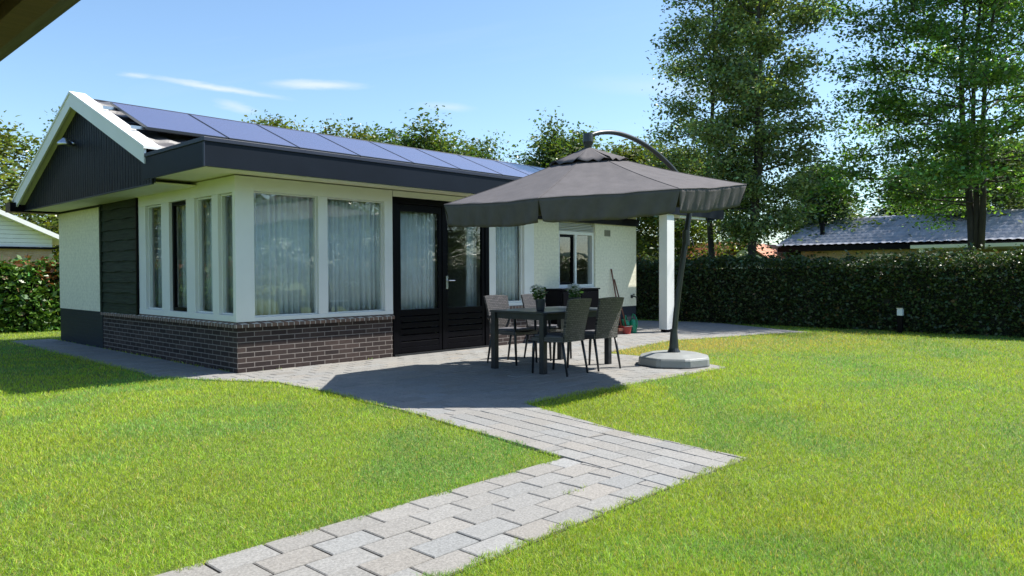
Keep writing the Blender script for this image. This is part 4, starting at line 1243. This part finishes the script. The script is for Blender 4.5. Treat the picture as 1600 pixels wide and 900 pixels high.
far = [
 (16.4, 28.1, 9.9, 1, 'round green treetop showing alone over the solar panels left of centre', 1.0),
 (18.0, 23.5, 9.0, 1, 'yellow green treetop over the roof, first one right of the lone round one', .8),
 (25.4, 30.3, 10.2, 0, 'hazy blue green treetop over the roof between two nearer crowns', 1.0),
 (19.1, 19.4, 8.6, 0, 'largest rounded treetop rising above the middle of the roof', 1.05),
 (25.0, 21.9, 8.8, 0, 'low treetop sloping down behind the right part of the solar panels', .9),
 (27.5, 23.2, 8.3, 1, 'small yellowish treetop at the right end of the solar panels', .7),
 (25.9, 18.0, 8.4, 2, 'small dark treetop just left of the parasol tip', .7),
 (23.8, 14.4, 8.5, 0, 'bluish green tree behind the tip of the parasol', .9),
 (27.6, 13.3, 8.2, 1, 'green tree under the curved parasol arm', 1.0),
 (25.8, 9.3, 7.2, 1, 'bright green tree between the parasol arm and the tall trees', .8),
 (32.4, 5.2, 7.4, 2, 'dark tree in the background between the two tall tree groups', 1.0),
 (38.6, 2.9, 7.6, 2, 'distant dark tree above the grey tiled roof', 1.1),
 (33.6, -1.0, 7.4, 0, 'middle distance tree behind the ridge of the grey tiled roof', 1.1),
 (42.8, -2.0, 8.2, 0, 'distant tree behind the broad tree at the right', 1.2),
 (38.0, -9.5, 8.0, 1, 'tree showing at the right picture edge behind the white canopy', 1.2),
 (2.2, 27.0, 7.9, 1, 'sunlit leafy tree at the far left behind the boarded gable', 1.1),
 (7.2, 28.5, 8.4, 0, 'taller green tree rising beside the left slope of the gable', .8),
 (-2.3, 30.0, 9.0, 2, 'bluish tree at the very left edge of the picture', .9),
 (17.0, 36.5, 12.0, 2, 'distant pine whose orange lit tip peeps over the roof ridge', .6),
]
for i, (x, y, h, kk, lab, wd) in enumerate(far):
    key, ar = KEYS[kk]
    make_tree('background_tree', (x, y, 0), ar, lab, 'tree', 'trees in the background beyond the house', rz=i * 1.3, sc=(wd * .95, wd * .95, h / ar['H'] * .82), key=key)

# ------------------------------------------------------------------ hedges
def hedge_mesh(name, x0, x1, y0, y1, z1, n_leaf, leaf, base, label, cat='hedge', faces=('x0', 'top', 'y0', 'y1'), bumpy=.07, tipc=None, seed=3, round_=False):
    rg = np.random.default_rng(seed)
    h = empty(name, ((x0 + x1) / 2, (y0 + y1) / 2, 0)); tag(h, label, cat)
    lx, ly = h.location.x, h.location.y
    core = MB(); e = .14
    core.box(x0 + e - lx, x1 - e - lx, y0 + e - ly, y1 - e - ly, 0.0, z1 - e); core.build('branches', M['twigs'], h)
    ar_ = {'x0': (y1 - y0) * z1, 'x1': (y1 - y0) * z1, 'top': (x1 - x0) * (y1 - y0), 'y0': (x1 - x0) * z1, 'y1': (x1 - x0) * z1}
    tot = sum(ar_[f_] for f_ in faces); P = []
    for f_ in faces:
        m_ = int(n_leaf * ar_[f_] / tot)
        u = rg.random(m_); v = rg.random(m_)
        dpt = np.abs(rg.normal(size=m_)) * .07 - .05
        def wob(a_, b_): return bumpy * (np.sin(a_ * 3.1 + b_ * 2.3 + seed) + np.sin(a_ * 7.7 - b_ * 5.1) * .6 + np.sin(a_ * 1.3 + 2) * .6)
        if f_ in ('x0', 'x1'):
            y = y0 + (y1 - y0) * u; z = z1 * v ** .93; w_ = wob(y, z)
            x = (x0 + dpt - w_ * .6) if f_ == 'x0' else (x1 - dpt + w_ * .6)
        elif f_ == 'top':
            x = x0 + (x1 - x0) * u; y = y0 + (y1 - y0) * v; z = z1 - dpt + wob(y, x * 2) * .6 + np.where(rg.random(m_) < .07, rg.random(m_) * .2, 0)
        else:
            x = x0 + (x1 - x0) * u; z = z1 * v; w_ = wob(x, z)
            y = (y0 + dpt - w_ * .6) if f_ == 'y0' else (y1 - dpt + w_ * .6)
        if f_ != 'top': z = z + wob(y, x * 2) * .5 * z / z1
        P.append(np.stack([x, y, z], 1))
    P = np.concatenate(P); P[:, 2] = P[:, 2].clip(.01)
    V, F = leaf_quads(P - np.array([lx, ly, 0]), leaf, rg, up=.3, asp=.6)
    T = tones(len(P), base, rg, .32)
    br_ = np.repeat(rg.random(len(P)) < .035, 4); T[br_] = np.array([.16, .10, .045])
    if tipc is not None:
        hh_ = np.repeat(P[:, 2] + .25 * rg.normal(size=len(P)), 4); yy_ = np.repeat(P[:, 0] + P[:, 1], 4)
        mk = (hh_ > z1 * .82) & (np.sin(yy_ * 1.1 + 1.2) > -.45) & np.repeat(rg.random(len(P)) < .45, 4)
        T[mk] = T[mk] * 0 + np.array(tipc) * (.7 + .6 * np.repeat(rg.random(len(P)), 4)[mk][:, None])
    np_mesh('foliage', V, F, M['hedge_leaf'], h, col=T)
    return h
hedge_mesh('beech_hedge', 11.8, 12.9, -16.0, 4.2, 1.42, 90000, .062, (.055, .09, .028), 'long clipped dark green hedge closing the lawn on the right', bumpy=.11)
hedge_mesh('laurel_hedge', -17.0, 1.9, 9.6, 10.9, 1.36, 50000, .115, (.075, .155, .025), 'glossy laurel hedge with reddish tips in front of the left neighbouring house', faces=('y0', 'top', 'x1'), bumpy=.10, tipc=(.24, .10, .05), seed=6)
for i, (x, y, h, kk, wd, lab) in enumerate([
  (-5.5, 17, 7, 1, .9, 'tree mirrored in the side window next to the dark boards'), (-9, 18, 7.5, 0, 1.0, 'tree mirrored in the side window with the black frame'), (-13, 19, 7, 1, 1.0, 'tree mirrored in the side window nearest the house corner'),
  (12, -27, 8, 0, 1.1, 'tree mirrored in the large front window nearest the house corner'), (18, -26, 7, 1, 1.1, 'tree mirrored in the large front window beside the doors'), (24, -25, 8, 0, 1.1, 'tree mirrored in the glass of the left black door'),
  (31, -24, 8, 2, 1.2, 'tree mirrored in the glass of the door with the handle'), (5, -28, 7, 1, 1.1, 'tree standing behind the place of the photographer')]):
    key, ar = KEYS[kk]
    make_tree('garden_tree', (x, y, 0), ar, lab, 'tree', 'trees mirrored in the windows', rz=i * .9, sc=(wd * .95, wd * .95, h / ar['H'] * .82), key=key)
# light loose shrub in front of the tall tree, above the hedge
rg = np.random.default_rng(31)
def shrub(loc, rx, ry, rz_, n_, leaf, base, label):
    t = empty('shrub', loc); tag(t, label, 'shrub')
    C = rg.normal(size=(60, 3)); C /= np.linalg.norm(C, axis=1)[:, None]; C *= (rg.random((60, 1)) ** .4) * .85; C[:, 2] = np.abs(C[:, 2])
    P = C[rg.integers(0, 60, n_)] * np.array([rx, ry, rz_]) + rg.normal(size=(n_, 3)) * .13 ; P[:, 2] = P[:, 2].clip(.05)
    V, F = leaf_quads(P, leaf, rg); np_mesh('foliage', V, F, M['hedge_leaf'], t, col=tones(n_, base, rg))
    b = MB()
    for c_ in C[:14]: b.tube([(0, 0, 0), (c_[0] * rx * .5, c_[1] * ry * .5, c_[2] * rz_ * .6), (c_[0] * rx, c_[1] * ry, c_[2] * rz_)], [.03, .02, .008], 5)
    b.build('stem', M['bark'], t)
shrub((13.6, -1.2, 0), 1.2, 1.5, 1.75, 7000, .085, (.20, .25, .07), 'pale yellow green shrub peeping over the hedge below the tall tree')
shrub((15.5, 3.9, 0), 1.0, 1.0, 2.3, 3500, .10, (.08, .10, .04), 'loose shrub behind the hedge seen between the parasol mast and the red gable')

# ------------------------------------------------------------------ grass
rg = np.random.default_rng(77)
NB = 950000
pol = [np.array(q[0]) for q in REG]
houseP = np.array([(-.0, .0), (8.5, 0), (8.5, 6.75), (0, 6.75)])
def inside(P, poly, m_=0.0):
    r_ = np.ones(len(P), bool)
    for i in range(len(poly)):
        a_ = poly[i]; b_ = poly[(i + 1) % len(poly)]; d = b_ - a_; L_ = np.hypot(*d)
        r_ &= ((d[0] * (P[:, 1] - a_[1]) - d[1] * (P[:, 0] - a_[0])) / L_) > m_
    return r_
yaw = math.atan2(FWD.y, FWD.x)
ang = yaw + rad(46) * (rg.random(NB) * 2 - 1)
rr = 2.3 * (26 / 2.3) ** rg.random(NB)
P = np.stack([CAM.x + rr * np.cos(ang), CAM.y + rr * np.sin(ang)], 1)
keep = ~inside(P, houseP)
jit_ = .022 * np.sin(P[:, 0] * 23 + P[:, 1] * 9) + .02 * np.sin(P[:, 1] * 31 - P[:, 0] * 14) + .012 * rg.normal(size=NB)
cnt = np.zeros(NB, int); cin = np.zeros(NB, bool)
for q in pol:
    keep &= ~inside(P, q, .022 + jit_ * .8)
    cnt += inside(P, q, -.07); cin |= inside(P, q, -.004)
keep &= ~(cin & (cnt > 1))
weeds = np.zeros(NB, bool)
for wx, wy, wr in ((-1.13, -6.01, .022), (-1.05, -6.02, .018), (-.98, -6.01, .015), (.55, -.03, .03), (1.9, -.03, .025), (-.4, .3, .03)):
    weeds |= np.hypot(P[:, 0] - wx, P[:, 1] - wy) < wr * (1 + .6 * rg.normal(size=NB)).clip(.1, 2)
keep |= weeds
keep &= ~((P[:, 0] > 12.0)) & ~(P[:, 1] > 10.0)
keep &= ~((np.hypot(P[:, 0] - 4.2, P[:, 1] + 3.46) < .46))
P = P[keep]; rr = rr[keep]; n_ = len(P)
def nz(P, f, ph): return (np.sin(P[:, 0] * f + ph + 1.7 * np.sin(P[:, 1] * f * .7 + ph)) + np.sin(P[:, 1] * f * 1.3 - ph + 1.3 * np.sin(P[:, 0] * f * .9))) * .5
patch = nz(P, .9, 1.0) * .5 + nz(P, 2.7, 2.0) * .3 + nz(P, 7.3, .5) * .25
hgt = (.017 + .014 * rg.random(n_) ** 2) * (1 + .22 * patch) * (rr / 6).clip(.8, 1.45) ** .5
wid = .0023 * (rr / 4.0).clip(.7, 6) ** .62
az_ = rg.random(n_) * 2 * PI; ln = np.abs(rg.normal(size=n_)) * .75 + .2
lean = np.stack([np.cos(az_), np.sin(az_)], 1) * (ln * hgt)[:, None]
fa_ = rg.random(n_) * PI; sd_ = np.stack([np.cos(fa_), np.sin(fa_)], 1) * (wid * .5)[:, None]
z0 = np.full(n_, .001)
for q in pol: z0[inside(P, q, -.03)] = .005
V = np.zeros((n_, 5, 3), np.float32)
V[:, 0, :2] = P - sd_; V[:, 1, :2] = P + sd_; V[:, 0, 2] = V[:, 1, 2] = z0
V[:, 2, :2] = P + sd_ * .8 + lean * .4; V[:, 3, :2] = P - sd_ * .8 + lean * .4; V[:, 2, 2] = V[:, 3, 2] = z0 + hgt * .62
V[:, 4, :2] = P + lean; V[:, 4, 2] = z0 + hgt
base_i = np.arange(n_) * 5
F4 = np.stack([base_i, base_i + 1, base_i + 2, base_i + 3], 1); F3 = np.stack([base_i + 3, base_i + 2, base_i + 4], 1)
colr = np.array([.325, .46, .034])[None] * (1 + .30 * rg.normal(size=(n_, 1))).clip(.3, 1.7)
yl = (patch * .8 + rg.normal(size=n_) * .5).clip(-1, 1.6)
colr[:, 0] *= 1 + .24 * yl; colr[:, 1] *= 1 + .03 * yl
pt2 = (nz(P, .55, 3.3) * .5 + nz(P, 3.4, .2) * .3 + nz(P, 9.5, 2.2) * .25)
colr *= (1 + .22 * pt2)[:, None]
clov = (nz(P, 1.9, 4.0) + .6 * nz(P, 5.3, 1.5) + .35 * rg.normal(size=n_)) > .45
colr[clov] *= np.array([.58, .82, 2.0])
pale = rg.random(n_) < .025
colr[pale] = np.array([.55, .58, .30]) * (.7 + .5 * rg.random((pale.sum(), 1)))
dry = 1.25 * np.exp(-(((P[:, 0] - 6.6) / 2.0) ** 2 + ((P[:, 1] + 2.35) / .75) ** 2)) * .95 + .6 * np.exp(-(((P[:, 0] - 5.3) / .7) ** 2 + ((P[:, 1] + 2.4) / .6) ** 2)) + .45 * np.exp(-(((P[:, 0] - 9.0) / 3.0) ** 2 + ((P[:, 1] + 3.6) / .9) ** 2))
straw = rg.random(n_) < (.05 + dry * .75).clip(0, .85)
colr[straw] = np.array([.62, .45, .14]) * (.75 + .5 * rg.random((straw.sum(), 1)))
grass_o = np_mesh('grass', V.reshape(-1, 3), [F4, F3], M['grass'], col=np.repeat(colr, 5, axis=0).clip(.004, .8))
tag(grass_o, 'short sunlit lawn grass growing up to the edges of the paving', 'grass', kind='stuff')
